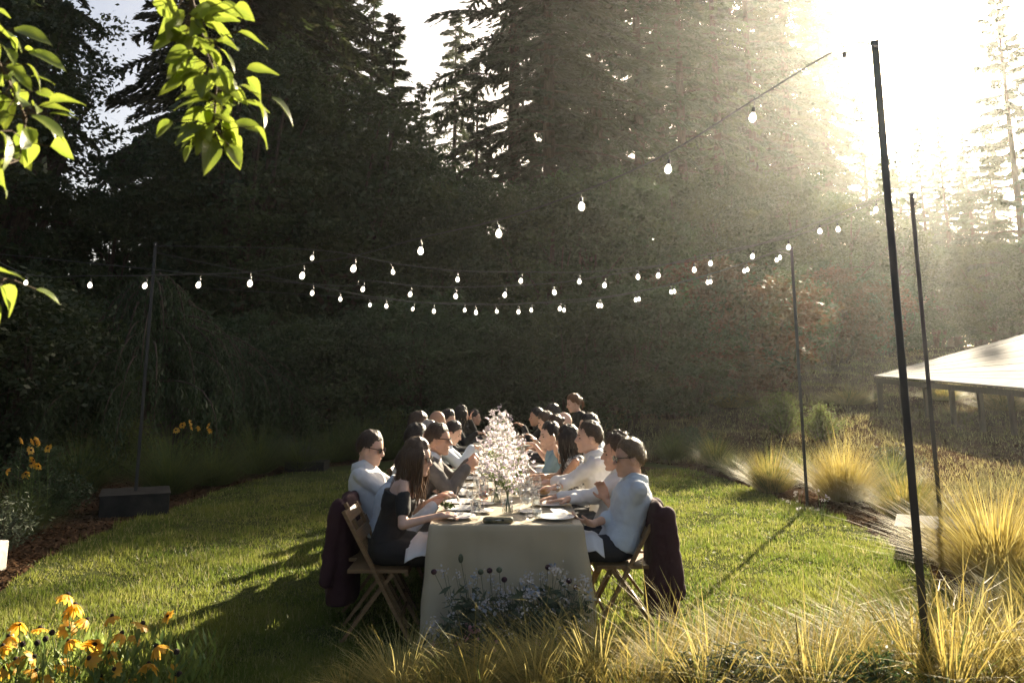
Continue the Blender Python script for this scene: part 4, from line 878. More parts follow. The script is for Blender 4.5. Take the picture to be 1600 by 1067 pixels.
    if collar and kind in ('shirt', 'jacket'):
        cl = MB(); n = 18; cr = .060*s; v = []
        cm = fab('white_shirt', *TOPS['white_shirt']) if kind == 'jacket' else fm
        ctr = nb-bx*.006*s
        for i in range(n+1):
            a = .26+(2*PI-.52)*i/n; u = np.array(bx*math.cos(a)*.98+by*math.sin(a)*1.08); e_ = 1-min(1, min(i, n-i)/3)
            v += [ctr+u*(.069*s)-bz*.022*s, ctr+u*(.064*s)+bz*(.036-.018*e_)*s, ctr+u*(.074*s)+bz*(.034-.018*e_)*s, ctr+u*(.098*s)-bz*(.012+.040*e_)*s]
        cl.add(v, [(i*4+k, i*4+4+k, i*4+5+k, i*4+1+k) for i in range(n) for k in range(3)]); o = cl.build('collar', cm, root, True)
        m_ = o.modifiers.new('thick', 'SOLIDIFY'); m_.thickness = .004
    if tie:
        tb = MB(); p = nb+bx*.066*s-bz*.03; q2 = spn(.55, .155); tb.bar(p, p-bz*.04, .035, .022, up=bx); tb.bar(p-bz*.04, q2, .055, .012, up=bx); tb.build('tie', fab('tie', (.10,.07,.12), (.35,.32,.38)), root)
    if kind == 'jacket':
        lp = MB()
        for q in (1, -1):
            p = nb+by*q*.07*s-bz*.02; lp.add([p, p+bx*.075*s-by*q*.045*s-bz*.02, spn(.52,.165)+by*q*.02, p+bx*.09*s+by*q*.03*s-bz*.14*s], [(0,1,2,3)])
        o = lp.build('lapel', fm, root); m_ = o.modifiers.new('thick','SOLIDIFY'); m_.thickness = .008
    # hair
    if hair:
        r = np.random.default_rng(abs(hash(who)) % 9999 if False else int(hx*7+top)); hm = hairmat(hair, HC[hair])
        th = {'short': .0095, 'curly': .017, 'long': .013, 'bun': .011, 'pony': .012, 'thin': .007, 'bob': .016}[hstyle]
        hb = haircap(hc, F, hsz, th, int(hx), hm, 'curly' if hstyle == 'curly' else ('long' if hstyle in ('long',) else 'short'), shv, 900 if near else 260)
        if hstyle == 'long': locks(hb, hc, F, hsz, r, 54 if near else 30, .30 if near else .24, -bx)
        if hstyle in ('bun', 'pony'):
            bc = hc+(-F[0]*(.098 if hstyle == 'bun' else .105)+F[2]*(.062 if hstyle == 'bun' else .02))*hsz
            hb.ell(bc, (.036*hsz,.036*hsz,.034*hsz), F, 12, 9)
            if hstyle == 'pony':
                for k in range(9):
                    o_ = r.normal(0,.010,3); hb.tube([bc+o_, bc-F[0]*.035+o_-Z*.03, bc-F[0]*.04-Z*.10+o_*2], [.014,.015,.003], 6)
            for k in range(14):
                a = r.uniform(0,6.28); hb.tube([bc+(F[1]*math.cos(a)+F[2]*math.sin(a))*.03, bc+(F[1]*math.cos(a)+F[2]*math.sin(a))*.055+r.normal(0,.01,3)], [.0016,.0005], 3, False)
        hb.build('hair', hm, root, True)
    eb = MB()
    if shades: glasses(hc, F, hsz, M['shade'], root)
    else:
        for y in (1,-1):
            eb.ell(hc+(F[0]*.080+F[1]*y*.031+F[2]*-.008)*hsz, (.009*hsz,.012*hsz,.006*hsz), F, 8, 6)
            eb.bar(hc+(F[0]*.096+F[1]*y*.016+F[2]*.014)*hsz, hc+(F[0]*.086+F[1]*y*.046+F[2]*.016)*hsz, .006, .006)
        eb.build('eyes', hairmat('dark', HC['dark']), root, True)
    if extra: extra(root, dict(hc=hc, F=F, nb=nb, spn=spn, bx=bx, by=by, bz=bz, arms=arms, O=O, hs=hsz, sh=sh))
    if chairlab: chair(hipx-fx*.03, Y+loc_dy, 0 if side == 'L' else PI, chairlab)
    SPOTS.append((side, Y+loc_dy, who))
    return root
TOPS = {'white_shirt': ((.76,.76,.76), (.80,.80,.80), .8, .22), 'blue_shirt': ((.55,.61,.67), (.61,.67,.72), .8, .2), 'pale_blue_shirt': ((.60,.68,.76), (.66,.73,.79), .8, .22), 'black_dress': ((.010,.010,.011), (.014,.014,.015)), 'grey_suit': ((.085,.075,.070), (.11,.10,.092)),
        'black_top': ((.012,.012,.013), (.02,.02,.02)), 'print_top': ((.04,.04,.05), (.55,.53,.50)), 'dark_suit': ((.018,.018,.02), (.026,.026,.028)), 'pink_top': ((.45,.30,.30), (.5,.36,.35)), 'teal_top': ((.18,.30,.36), (.24,.36,.42)), 'sage_top': ((.22,.25,.20), (.28,.3,.24))}
M['fab_print_top'] = mat('print_top', (.03,.03,.035), (.62,.60,.56), .8, 45, detail=1)
def watch(root, d):
    el, wr = d['arms'][-1]; mb = MB(); n = nrm(wr-el); p = wr-n*.012; mb.tube([p-n*.008, p+n*.008], .0335, 12); mb.ell(p+np.array([0,0,.0])+d['bx']*.0+np.array([.0,-.033,0.0]), (.016,.008,.016)); mb.build('wristwatch', M['steel'], root)
def cup(root, d): pass
W = lambda px, py, Y: tuple(atY(px, py, Y))
# ---- left row, facing right
person('woman with long brown hair in black off shoulder dress, nearest on the left', 'L', 655, 686, 5.70, -.80, 'black_dress', 1, 'long', 'long', True, yaw=-.25, pitch=.12, hs=1.06, kind='dress', shades=True, collar=False,
    hands={1: (W(690,775,5.95), (1,-.1,.1), (.2,-.3,-1)), -1: (W(684,806,5.5), (1,.05,.12), (0,.3,-1))}, legs='black', chairlab='wooden folding chair nearest on the left, under the woman in black', curls=(.8,.7))
person('person in light blue shirt, mostly hidden behind the long haired woman', 'L', 645, 700, 6.06, -.86, 'blue_shirt', 1, 'brown', 'short', False, yaw=0, pitch=.2, chairlab='wooden folding chair second on the left, dark jacket over it')
person('man in white shirt and tie with sunglasses, leaning back on the left', 'L', 584, 673, 6.40, -.93, 'white_shirt', 1, 'brown', 'short', False, yaw=-.25, pitch=.18, hs=1.05, shades=True, tie=True, mouth=.008,
    hands={1: ((-.62,6.75,.80), (1,.3,0), (0,0,-1)), -1: ((-.55,6.3,.72), (1,0,0), (0,0,-1))}, chairlab='wooden folding chair under the man with the tie')
person('man in grey suit jacket and dark sunglasses, hands clasped above the table', 'L', 686, 661, 6.86, -.76, 'grey_suit', 0, 'brown', 'short', False, yaw=-.05, pitch=.06, hs=1.05, shades=True, kind='jacket', mouth=.006,
    hands={1: (W(733,722,7.02), (.75,-.5,.55), (-.3,-.9,0)), -1: (W(728,730,6.78), (.8,.35,.5), (0,.9,.2))}, curls=(1.2,1.2), chairlab='wooden folding chair under the man in the grey suit')
person('guest with dark swept back hair and white sleeve, behind the grey suit', 'L', 653, 663, 7.40, -.88, 'white_shirt', 0, 'dark', 'short', False, near=True, yaw=.2, pitch=.05, shv=1.4, hs=1.05, chairlab='wooden folding chair left side, fifth along')
person('grey haired guest half hidden behind the man in grey', 'L', 672, 657, 7.98, -.78, 'sage_top', 0, 'grey', 'short', False, near=False, yaw=.1, chairlab='wooden folding chair left side, sixth along')
person('young man with dark hair leaning over his plate, light blue sleeve', 'L', 714, 659, 8.75, -.72, 'pale_blue_shirt', 1, 'dark', 'short', False, near=True, yaw=-.05, pitch=.4, hs=.97, kind='shirt',
    hands={1: (W(745,700,8.95), (1,-.2,0), (0,0,-1)), -1: (W(738,698,8.6), (1,.2,-.1), (0,0,-1))}, chairlab='wooden folding chair left side, eighth along')
person('guest with round brown hair at the back left', 'L', 656, 644, 8.40, -.90, 'dark_suit', 1, 'brown', 'short', False, near=False, hs=1.05, shv=1.3, chairlab='wooden folding chair left side, seventh along')
person('bald guest in the middle of the left row', 'L', 684, 640, 9.8, -.84, 'black_top', 2, None, 'short', False, near=False, chairlab='wooden folding chair left side, ninth along')
person('man with dark hair looking down, far left row', 'L', 703, 640, 10.8, -.74, 'dark_suit', 1, 'dark', 'short', False, near=False, pitch=.25, yaw=-.4, hs=1.05, chairlab='wooden folding chair left side, tenth along')
person('dark haired woman drinking from a glass, far left', 'L', 722, 634, 12.0, -.72, 'black_top', 1, 'dark', 'long', True, near=False, hs=1.06, hands={1: (W(734,656,12.1), (.2,0,1), (1,0,0)), -1: (W(745,676,11.8), (1,0,0), (0,0,-1))}, chairlab='wooden folding chair left side, eleventh along')
person('guest in black at the far end of the left row', 'L', 742, 640, 13.4, -.72, 'dark_suit', 0, 'dark', 'short', False, near=False, chairlab='wooden folding chair left side, farthest')
# ---- right row, facing left
person('man in light blue shirt and sunglasses with arms folded, nearest on the right', 'R', 981, 685, 5.80, .80, 'blue_shirt', 0, 'fair', 'short', False, yaw=.12, pitch=.06, hs=1.06, shades=True, sleeve=.72, mouth=.002,
    hands={1: (W(948,782,5.95), (-.3,.2,.9), (-.3,-.9,0)), -1: (W(926,818,5.66), (-1,.1,.25), (0,.3,1))}, curls=(.7,.5), chairlab='wooden folding chair nearest on the right, dark red jacket over it')
person('man with curly hair in white shirt, second on the right', 'R', 962, 679, 6.28, .80, 'white_shirt', 0, 'brown', 'curly', False, yaw=.05, pitch=.05, hs=1.08, hands={1: ((.40,6.32,.80), (-1,0,-.1), (0,0,-1)), -1: (W(892,780,6.15), (-1,.05,-.05), (0,0,-1))}, curls=(.3,.15), chairlab='wooden folding chair second on the right')
person('man in white shirt with short dark hair leaning on the table with his watch showing', 'R', 921, 658, 6.86, .86, 'white_shirt', 1, 'brown', 'short', False, yaw=.05, pitch=-.02, hs=1.06, sleeve=.85,
    hands={1: ((.30,7.05,.80), (-1,-.2,-.1), (0,0,-1)), -1: (W(862,768,6.62), (-1,.05,.05), (0,0,-1))}, extra=watch, chairlab='wooden folding chair third on the right')
person('woman with long dark hair in black and white print top, right row', 'R', 886, 665, 7.42, .70, 'print_top', 2, 'dark', 'long', True, yaw=-.35, pitch=.05, hs=1.05, kind='top', bare=True, collar=False, hands={1: ((.32,7.5,.81), (-1,0,0), (0,0,-1)), -1: (W(848,744,7.2), (-1,0,.1), (0,0,-1))}, chairlab='wooden folding chair fourth on the right')
person('woman with dark hair in pale blue top, raising one hand by her cheek', 'R', 859, 661, 7.98, .58, 'teal_top', 3, 'dark', 'bob', True, yaw=.35, pitch=-.02, hs=1.05, kind='top', sleeve=.3, collar=False, hands={-1: (W(868,704,7.75), (0,.1,1), (-1,.1,0)), 1: (W(822,728,8.0), (-1,0,0), (0,0,-1))}, curls=(.4,.25), chairlab='wooden folding chair fifth on the right')
person('dark haired guest in light blue shirt leaning back behind the man with the watch', 'R', 919, 646, 8.55, 1.02, 'pale_blue_shirt', 1, 'dark', 'short', False, near=False, hs=1.05, chairlab='wooden folding chair sixth on the right')
person('woman with brown hair in a bun, right row', 'R', 866, 648, 9.1, .78, 'pink_top', 1, 'brown', 'bun', True, near=True, yaw=.1, hs=.98, kind='top', sleeve=.2, collar=False, hands={-1: (W(838,690,8.9), (-.6,0,.7), (-1,0,0)), 1: (W(834,694,9.2), (-1,0,.2), (0,0,-1))}, chairlab='wooden folding chair seventh on the right')
person('woman with drooping brown hair bending over her food, right row', 'R', 849, 645, 9.8, .66, 'dark_suit', 3, 'brown', 'bob', True, near=False, yaw=.1, pitch=.25, hs=1.0, kind='top', collar=False, chairlab='wooden folding chair eighth on the right')
person('bald guest in the middle of the right row', 'R', 880, 642, 10.3, .88, 'dark_suit', 3, None, 'short', False, near=False, hs=1.05, chairlab='wooden folding chair ninth on the right')
person('guest with glossy black hair, far right row', 'R', 862, 633, 11.1, .80, 'dark_suit', 2, 'dark', 'bob', False, near=False, hs=1.05, chairlab='wooden folding chair tenth on the right')
person('man with dark hair and white cuff, farthest visible on the right', 'R', 838, 637, 12.2, .72, 'dark_suit', 0, 'dark', 'short', False, near=False, yaw=.1, hs=1.08, hands={1: (W(818,666,12.3), (-.8,0,.5), (0,0,-1)), -1: (W(820,682,12.0), (-1,0,0), (0,0,-1))}, chairlab='wooden folding chair eleventh on the right')
person('waitress in black with hair in a low ponytail, standing behind the right row', 'R', 893, 616, 11.3, 1.10, 'black_top', 3, 'ginger', 'pony', True, near=True, yaw=.15, pitch=.25, hs=1.06, kind='shirt', collar=False, stand=True, sleeve=.5, legs='black', hands={1: ((.85,11.5,1.05), (-1,0,0), (0,0,1)), -1: ((.85,11.1,1.05), (-1,0,0), (0,0,1))})
# ================================================================ GARMENTS ON CHAIRS
def drape(name, x, y, fx, col, label, cat, bot=.12, wd=1.0, seed=1):
    r = np.random.default_rng(seed); mb = MB(); secs = []
    for z, rx, ry, ox in [(.875,.015,.17,0),(.86,.035,.20,0),(.80,.055,.225,0),(.66,.078,.24,-.015),(.5,.095,.25,-.03),(.33,.105,.255,-.035),(.2,.108,.25,-.035),(bot+.01,.10,.24,-.03),(bot,.08,.22,-.03)]:
        secs.append((np.array([fx*ox, 0, z]), np.array([1.,0,0]), np.array([0,1.,0]), rx*wd, ry))
    mb.loft(secs, 40, pw=2.2)
    for k in (-1, 1):   # sleeves hanging
        mb.capsule((fx*-.05, k*.2, .80), (fx*-.10, k*.27, .32), .06, .05, 10)
    o = mb.build(name, fab(name+'_cloth', col, r=.9), None); o.location = (x, y, 0); remesh(o, .011, 3, .022)
    return tag(o, label, cat)
drape('jacket', 1.045, 5.70, -1, (.035,.010,.014), 'dark burgundy jacket hung over the nearest right chair', 'jacket', .13, 1.0, 1)
drape('jacket', -1.13, 6.06, 1, (.013,.013,.015), 'black jacket hung over a left chair beside the woman in black', 'jacket', .13, 1.05, 2)
def napkin_lap(x, y, label, s=1.0, tilt=0.0):
    mb = MB(); n = 14; g = np.linspace(-.5, .5, n); X, Y = np.meshgrid(g, g); Zz = -.9*np.maximum(0, abs(Y)-.22)-.5*np.maximum(0, abs(X)-.28)+.012*np.sin(X*17+Y*6)
    mb.add(np.stack([X*.30, Y*.42, Zz*.42], -1).reshape(-1,3), [(j*n+i, j*n+i+1, (j+1)*n+i+1, (j+1)*n+i) for j in range(n-1) for i in range(n-1)])
    o = mb.build('napkin', M['napkin'], None, True, (x, y, .655)); o.scale = (s,)*3; m_ = o.modifiers.new('thick', 'SOLIDIFY'); m_.thickness = .004
    tag(o, label, 'napkin')
napkin_lap(-.50, 5.66, 'white napkin over the lap of the woman in black')
napkin_lap(.55, 5.70, 'folded white napkin on the lap of the man with folded arms', .85)

# ================================================================ TABLE SETTINGS
PL = MB(); PL.lathe([(.0,.004),(.070,.004),(.082,.007),(.128,.018),(.132,.0195),(.129,.0215),(.084,.0115),(.07,.0085),(0,.0085)], 32); PLm = PL.mesh('plate', M['plate'], True)
SP = MB(); SP.lathe([(.0,.004),(.055,.004),(.085,.014),(.088,.0165),(.056,.009),(0,.008)], 28); SPm = SP.mesh('plate', M['plate'], True)
WG = MB(); WG.lathe([(.034,.001),(.030,.004),(.006,.009),(.0042,.02),(.0042,.085),(.012,.094),(.032,.112),(.041,.14),(.038,.175),(.032,.205)], 18); WGm = WG.mesh('glass_bowl', M['glass'], True)
WN = MB(); WN.lathe([(0,.099),(.012,.0985),(.030,.114),(.0375,.135),(0,.1352)], 16); WNm = {k: WN.mesh('drink', M[k], True) for k in ('wine','water','spritz')}
TG = MB(); TG.lathe([(0,.003),(.028,.002),(.032,.01),(.0345,.09),(.0355,.118)], 18); TGm = TG.mesh('tumbler', M['glass'], True)
TN = MB(); TN.lathe([(0,.006),(.029,.006),(.0325,.07),(0,.0702)], 16); TNm = TN.mesh('drink', M['water'], True)
def cutlery(kind):
    mb = MB(); mb.box((0,0,.003), (.19,.009,.003)); 
    if kind == 'knife': mb.box((.05,.002,.0035), (.10,.016,.002))
    else: mb.box((.08,0,.0035), (.05,.020,.003))
    return mb.mesh(kind, M['steel'])
CT = {k: cutlery(k) for k in ('knife','fork')}
NP = MB(); n = 10; g = np.linspace(-.5,.5,n); X, Y = np.meshgrid(g, g); top = np.stack([X*.10, Y*.19, .010+.004*np.sin(X*9+1)*np.sin(Y*7)], -1).reshape(-1,3); fq = [(j*n+i, j*n+i+1, (j+1)*n+i+1, (j+1)*n+i) for j in range(n-1) for i in range(n-1)]
NP.add(top, fq); NP.add(top*[1.03,1.02,.3], fq); NPm = NP.mesh('napkin', M['napkin'], True)
z0 = TZ+.0045
def put(name, me, x, y, rz, label, cat, group, child=None, s=1.0):
    o = link(name, me); o.location = (x, y, z0); o.rotation_euler = (0, 0, rz); o.scale = (s,)*3; tag(o, label, cat, group)
    if child is not None: link(child.name.split('.')[0], child, o)
    return o
r = np.random.default_rng(12)
SHORT = {}
for side, Y, who in SPOTS:
    if 'waitress' in who: continue
    sx = -1 if side == 'L' else 1; w_ = who.split(',')[0]
    w_ = ' '.join(who.split(',')[0].split()[:8]) if who.split(',')[0] not in ('bald guest in the middle of the left row',) else who.split(',')[0]
    while w_ in SHORT: w_ = w_+' too'
    SHORT[w_] = 1; px = TX+sx*(TW/2-.165)
    if side == 'R' and abs(Y-5.80) < .01: Yp = Y-.18
    else: Yp = Y-.05
    put('plate', PLm, px, Yp, 0, 'white dinner plate in front of the '+w_, 'plate', 'dinner plates')
    if r.uniform() < .5:
        put('side_plate', SPm, TX+sx*(TW/2-.33), Yp+.26, 0, 'small white side plate by the '+w_, 'plate', 'side plates')
    for k in ('knife','fork'):
        put(k, CT[k], px, Yp+sx*(.165 if k == 'knife' else -.165), r.normal(0, .08)+(0 if side == 'R' else PI), f'steel {k} beside the plate of the '+w_, k, 'cutlery on the cloth')
    put('wine_glass', WGm, TX+sx*(.17+r.uniform(-.02,.03)), Yp+.16+r.normal(0,.03), 0, 'stemmed wine glass set for the '+w_, 'glass', 'wine glasses on the table', WNm['water' if r.uniform() < .6 else 'wine'] if r.uniform() < .75 else None)
    put('water_tumbler', TGm, TX+sx*(.22+r.uniform(-.02,.04)), Yp-.02+r.normal(0,.03), 0, 'plain water tumbler set for the '+w_, 'glass', 'tumblers on the table', TNm if r.uniform() < .7 else None)
    if r.uniform() < .55: put('napkin', NPm, TX+sx*(TW/2-.12), Yp+.31, r.normal(0,.3), 'white napkin lying beside the plate of the '+w_, 'napkin', 'napkins on the table')
def ontab(px, py): return gnd(px, py, TZ)
p = ontab(764, 796); put('wine_glass', WGm, p.x, p.y, 0, 'large stemmed glass with red wine, nearest the flowers on the left', 'glass', 'wine glasses on the table', WNm['wine'], 1.08)
p = ontab(757, 782); put('water_tumbler', TGm, p.x, p.y, 0, 'tumbler of orange red drink behind the red wine', 'glass', 'tumblers on the table', None, 1.0); mb = MB(); mb.lathe([(0,.006),(.029,.006),(.0325,.075),(0,.0752)], 16)
link('drink', mb.mesh('drink', M['spritz'], True), bpy.data.objects[[o.name for o in C.objects if o.name.startswith('water_tumbler')][-1]])
for i, (px, py, lab) in enumerate([(722,812,'empty wine glass nearest the left front of the table'),(736,803,'clear wine glass second nearest on the left'),(828,806,'big clear wine glass right of the flowers'),(822,813,'clear wine glass at the front right of the flowers'),(838,790,'tall clear wine glass further right of the flowers'),(812,798,'clear wine glass touching the nearest vase')]):
    p = ontab(px, py); put('wine_glass', WGm, p.x, p.y, 0, lab, 'glass', 'wine glasses on the table', WNm['water'] if i % 2 else None, 1.05)
p = ontab(778, 819); mb = MB(); mb.loft([(np.array([0,0,z]), np.array([1.,0,0]), np.array([0,1.,0]), a, b) for z, a, b in ((.0,.095,.033),(.006,.101,.038),(.018,.102,.039),(.030,.098,.036),(.036,.085,.028))], 28, pw=4)
o = mb.build('sunglasses_case', M['case'], None, True, (p.x, p.y+.045, z0)); o.rotation_euler = (0,0,.06); tag(o, 'mottled olive hard case lying at the front edge of the table', 'case')
mb = MB(); mb.lathe([(.101,.0),(.104,.002),(.104,.004),(.101,.006)], 28); q = mb.build('rim', M['napkin'], o); q.scale = (1,.375,1); q.location = (0,0,.017)
mb = MB(); mb.box((.03,-.037,.020), (.016,.006,.012)); mb.build('clasp', M['black_steel'], o)
# bread and salad pieces on the two nearest plates
for px, py, lab in ((700,800,'pale green salad leaves on the nearest left plate'),(850,776,'piece of bread at the right edge of the table')):
    p = ontab(px, py); mb = MB(); rr = np.random.default_rng(px)
    for k in range(26 if px < 800 else 1):
        if px < 800: mb.ell((rr.normal(0,.025), rr.normal(0,.025), rr.uniform(.02,.05)), (.018,.014,.004), frame(rr.normal(0,1,3), (.1,.2,1)), 7, 5)
        else: mb.ell((0,0,.028), (.05,.04,.028), None, 16, 10)
    o = mb.build('salad' if px < 800 else 'bread_roll', M['stem'] if px < 800 else mat('bread', (.42,.26,.12), (.55,.38,.2), .8, 30, .3), None, True, (p.x, p.y, z0+.012)); tag(o, lab, 'food')

# ---- flowers down the table
def blossom(seed, m, R=.016, n=5):
    r = np.random.default_rng(seed); mb = MB()
    for i in range(n):
        a = i*2*PI/n+r.normal(0,.15); d = np.array([math.cos(a), math.sin(a), r.uniform(.1,.6)]); s_ = np.array([-math.sin(a), math.cos(a), r.normal(0,.2)])*.42
        mb.add(np.array([(0,0,0), d*.55-s_, d, d*.55+s_])*R, [(0,1,2,3)])
    return mb.v, mb.f
def sprays(r, pts, R, per, sp):
    """small open blossoms in loose heads about pts"""
    out = []
    for p in pts:
        n = max(3, int(per*r.uniform(.6, 1.4))); c = p+r.normal(0, sp, (n, 3)); 
        for q in c:
            up = r.normal(0, .6, 3)+np.array([0,-.15,.75]); F = frame(np.cross(up, r.normal(0,1,3)), up); k = r.integers(5, 7); rr = R*r.uniform(.6, 1.3)
            for i in range(k):
                a = i*2*PI/k; d = F[0]*math.cos(a)+F[1]*math.sin(a)+F[2]*r.uniform(.1,.5); s_ = (-F[0]*math.sin(a)+F[1]*math.cos(a))*.42
                out.append((q, q+(d*.55-s_)*rr, q+d*rr, q+(d*.55+s_)*rr))
    return np.array(out)
VS = MB(); VS.lathe([(0,.004),(.036,.003),(.040,.012),(.041,.10),(.030,.125),(.028,.15),(.033,.16)], 18); VSm = VS.mesh('vase_body', M['glass'], True)
VW = MB(); VW.lathe([(0,.007),(.037,.007),(.0385,.085),(0,.0852)], 16); VWm = VW.mesh('vase_water', M['water'], True)
def bouquet(x, y, H, spread, n, seed, label, big=1.0):
    r = np.random.default_rng(seed); o = thing('flower_vase', label, 'flower vase', (x, y, z0), r.uniform(0,6), 'vases of pale flowers down the table')
    link('vase_body', VSm, o); link('vase_water', VWm, o); st = MB(); tips = []; lv = []
    for i in range(n):
        a = r.uniform(0, 6.28); q = r.uniform(.1, 1)**.6; e = np.array([math.cos(a)*spread*q, math.sin(a)*spread*q, H*r.uniform(.55, 1.0)*(1.08-.35*q)]); m_ = np.array([math.cos(a)*.022*q, math.sin(a)*.022*q, .16])
        b = np.array([-math.cos(a)*.025, -math.sin(a)*.025, .012]); st.tube([b, m_, m_*.4+e*.6+r.normal(0,.01,3), e], [.0018,.0018,.0014,.001], 3, False); tips.append(e)
        for k in range(4): t = r.uniform(.1, .95); lv.append(m_+(e-m_)*t+r.normal(0,.012,3))
        for k in range(2): tips.append(e*r.uniform(.72,.95)+r.normal(0, .03, 3)+np.array([0,0,.02]))
    st.build('stems', M['stem'], o); link('leaves', trimesh('leaves', leafquads(np.array(lv), .018, r, asp=.3), M['stem']), o)
    tips = np.array(tips); A = sprays(r, tips[::5], .015*big, 5, .018); B = sprays(r, tips[1::4], .013*big, 5, .015)
    link('white_blossoms', trimesh('white_blossoms', A, M['petal_w']), o); link('lilac_blossoms', trimesh('lilac_blossoms', B, M['petal_l']), o)
for i, (px, Y, H, spd, n, lab) in enumerate([(793,5.86,.43,.13,26,'nearest vase of white and lilac flowers with green stems'),(776,6.35,.46,.17,34,'second vase of white flowers, leaning left'),(806,6.75,.46,.15,28,'third vase of pale flowers, set right of the line'),(783,7.3,.48,.18,34,'fourth vase of pale lilac flowers'),
    (772,7.95,.50,.17,32,'fifth vase of white flowers, leaning left'),(792,8.6,.52,.19,34,'sixth vase, broad cloud of white flowers'),(778,9.4,.55,.19,34,'seventh vase of white flowers'),(788,10.2,.56,.18,30,'eighth vase of white flowers'),(778,11.1,.58,.19,30,'ninth vase of tall pale flowers'),(780,12.2,.60,.19,28,'tallest pale flowers toward the far end'),(784,13.4,.58,.18,26,'last vase at the far end of the table')]):
    bouquet(px2x(px, Y), Y, H, spd, n, 50+i, lab, 1+.04*i)

# ---- meadow of cut flowers on the grass before the cloth
def arrangement():
    r = np.random.default_rng(77); x0, x1, y_ = -.36, .46, 5.22; o = thing('flower_arrangement', 'low wild arrangement of blue white and dark flowers on the grass before the tablecloth', 'flower arrangement', (.05, y_, 0))
    st = MB(); tips = []; lv = []; N = 260
    for i in range(N):
        b = np.array([r.uniform(-.36,.36), r.uniform(-.10,.10), 0]); hump = .55+.45*abs(math.sin((b[0]+.05)*6.2)); h = r.uniform(.10,.52)*hump+.02
        if b[0] < -.28: h *= .5
        e = b+np.array([r.normal(0,.08)+b[0]*.25, r.normal(0,.05)-.03, h]); st.tube([b, (b+e)/2+r.normal(0,.012,3), e], [.0022,.002,.0012], 3, False); tips.append(e)
        for k in range(14): t = r.uniform(.03,.85); lv.append(b+(e-b)*t+r.normal(0,.022,3))
    st.build('stems', M['sage'], o); tips = np.array(tips)
    link('leaves', trimesh('leaves', leafquads(np.array(lv), .042, r, asp=.26), M['sage']), o)
    sel = r.permutation(N)
    link('white_blossoms', trimesh('white_blossoms', sprays(r, tips[sel[:70]], .0085, 16, .020), M['petal_w']), o)
    link('blue_blossoms', trimesh('blue_blossoms', sprays(r, tips[sel[70:95]], .014, 9, .022), M['petal_b']), o)
    link('pink_blossoms', trimesh('pink_blossoms', sprays(r, tips[sel[105:125]]*[1,1,.45], .018, 8, .022), M['petal_p']), o)
    for px, py in ((678,893),(765,891),(720,872),(751,893),(780,890),(889,907),(900,917),(788,905),(856,886)):
        e = np.array(atY(px, py, 5.20))-np.array(o.location); b = np.array([e[0]*.75+ (.1 if px < 690 else 0), 0, .02]); q = MB(); q.ell(e, (.019,.019,.017) if px not in (720,) else (.016,.016,.028), None, 12, 8); f = q.build('round_bloom', M['dark_bloom'] if px not in (720,751,780) else M['sage'], o, True)
        s2 = MB(); s2.tube([b, (b+e)/2+np.array([.01,0,.01]), e], [.0025,.002,.0016], 4, False); s2.build('bloom_stem', M['sage'], f)
arrangement()

# ================================================================ LIGHT POLES AND STRINGS
def box_base(o, w_, d, h, m=None):
    mb = MB(); mb.box((0,0,h/2), (w_, d, h)); b = mb.build('base_box', m or M['planter'], o); bv = b.modifiers.new('bevel','BEVEL'); bv.width = .012; bv.segments = 2
    mb = MB(); mb.box((0,0,h+.008), (w_+.02, d+.02, .016)); mb.build('base_lid', M['planter'] if m is None else M['post'], o)
def pole(x, y, h, label, box=None, wid=.042, rz=None):
    rz = -math.atan2(x, y) if rz is None else rz
    o = thing('light_pole', label, 'pole', (x, y, T(x, y)), rz, 'black steel light poles')
    mb = MB(); mb.box((0,0,h/2), (wid, wid, h)); q = mb.build('post', M['black_steel'], o); bv = q.modifiers.new('bevel','BEVEL'); bv.width = .004; bv.segments = 2
    mb = MB(); mb.box((0,0,h+.006), (wid+.006, wid+.006, .012)); mb.build('cap', M['black_steel'], o)
    mb = MB(); mb.tube([(0,-.03,h-.05),(0,-.055,h-.05),(0,-.065,h-.035),(0,-.055,h-.02),(0,-.03,h-.02)], .004, 5); mb.build('eye_hook', M['steel'], o)
    if box: box_base(o, *box)
    else:
        mb = MB(); mb.box((0,0,.005), (.3,.3,.01)); mb.build('base_plate', M['black_steel'], o)
    return o
pole(2.255, 4.48, 3.70, 'nearest and tallest looking black pole at right, washed pale at its top')
pole(4.47, 8.36, 3.72, 'second black pole at right standing in a dark box', (.82,.82,.26))
pole(4.13, 11.1, 3.60, 'thin far black pole between golden grass clumps')
pole(-4.90, 10.95, 3.62, 'black pole on the left standing in a dark box, dim against the trees', (.82,.82,.26))
pole(-7.4, 10.9, 3.6, 'black pole just outside the left edge', (.8,.8,.2))
o = thing('planter_box', 'small dark planter with a red leaved plant behind the left lawn edge', 'planter', (*[gnd(480, 738).x, gnd(480, 738).y], 0)); box_base(o, .75, .5, .2); q = link('plant', SL[2][1], o); q.location = (0,0,.2); q.scale = (.55,)*3; q2 = link('plant_stems', SL[2][0], o); q2.location = (0,0,.2); q2.scale = (.55,)*3
mb = MB(); mb.lathe([(0,0),(.014,.004),(.027,.02),(.031,.038),(.027,.058),(.015,.078),(.0125,.088)], 14)
def lampmat():
    m = bpy.data.materials.new('lit_bulb'); m.use_nodes = True; t = m.node_tree; p = t.nodes['Principled BSDF']; p.inputs['Base Color'].default_value = (.9,.88,.84,1); p.inputs['Roughness'].default_value = .15
    p.inputs['Emission Color'].default_value = (1,.93,.82,1); p.inputs['Emission Strength'].default_value = 1.3; return m
BULB = mb.mesh('bulb', lampmat(), True)
mb = MB(); mb.lathe([(.0135,.082),(.0155,.09),(.0155,.125),(.008,.135),(.003,.137),(.003,.175)], 10); SOCK = mb.mesh('socket', M['black_steel'], True)
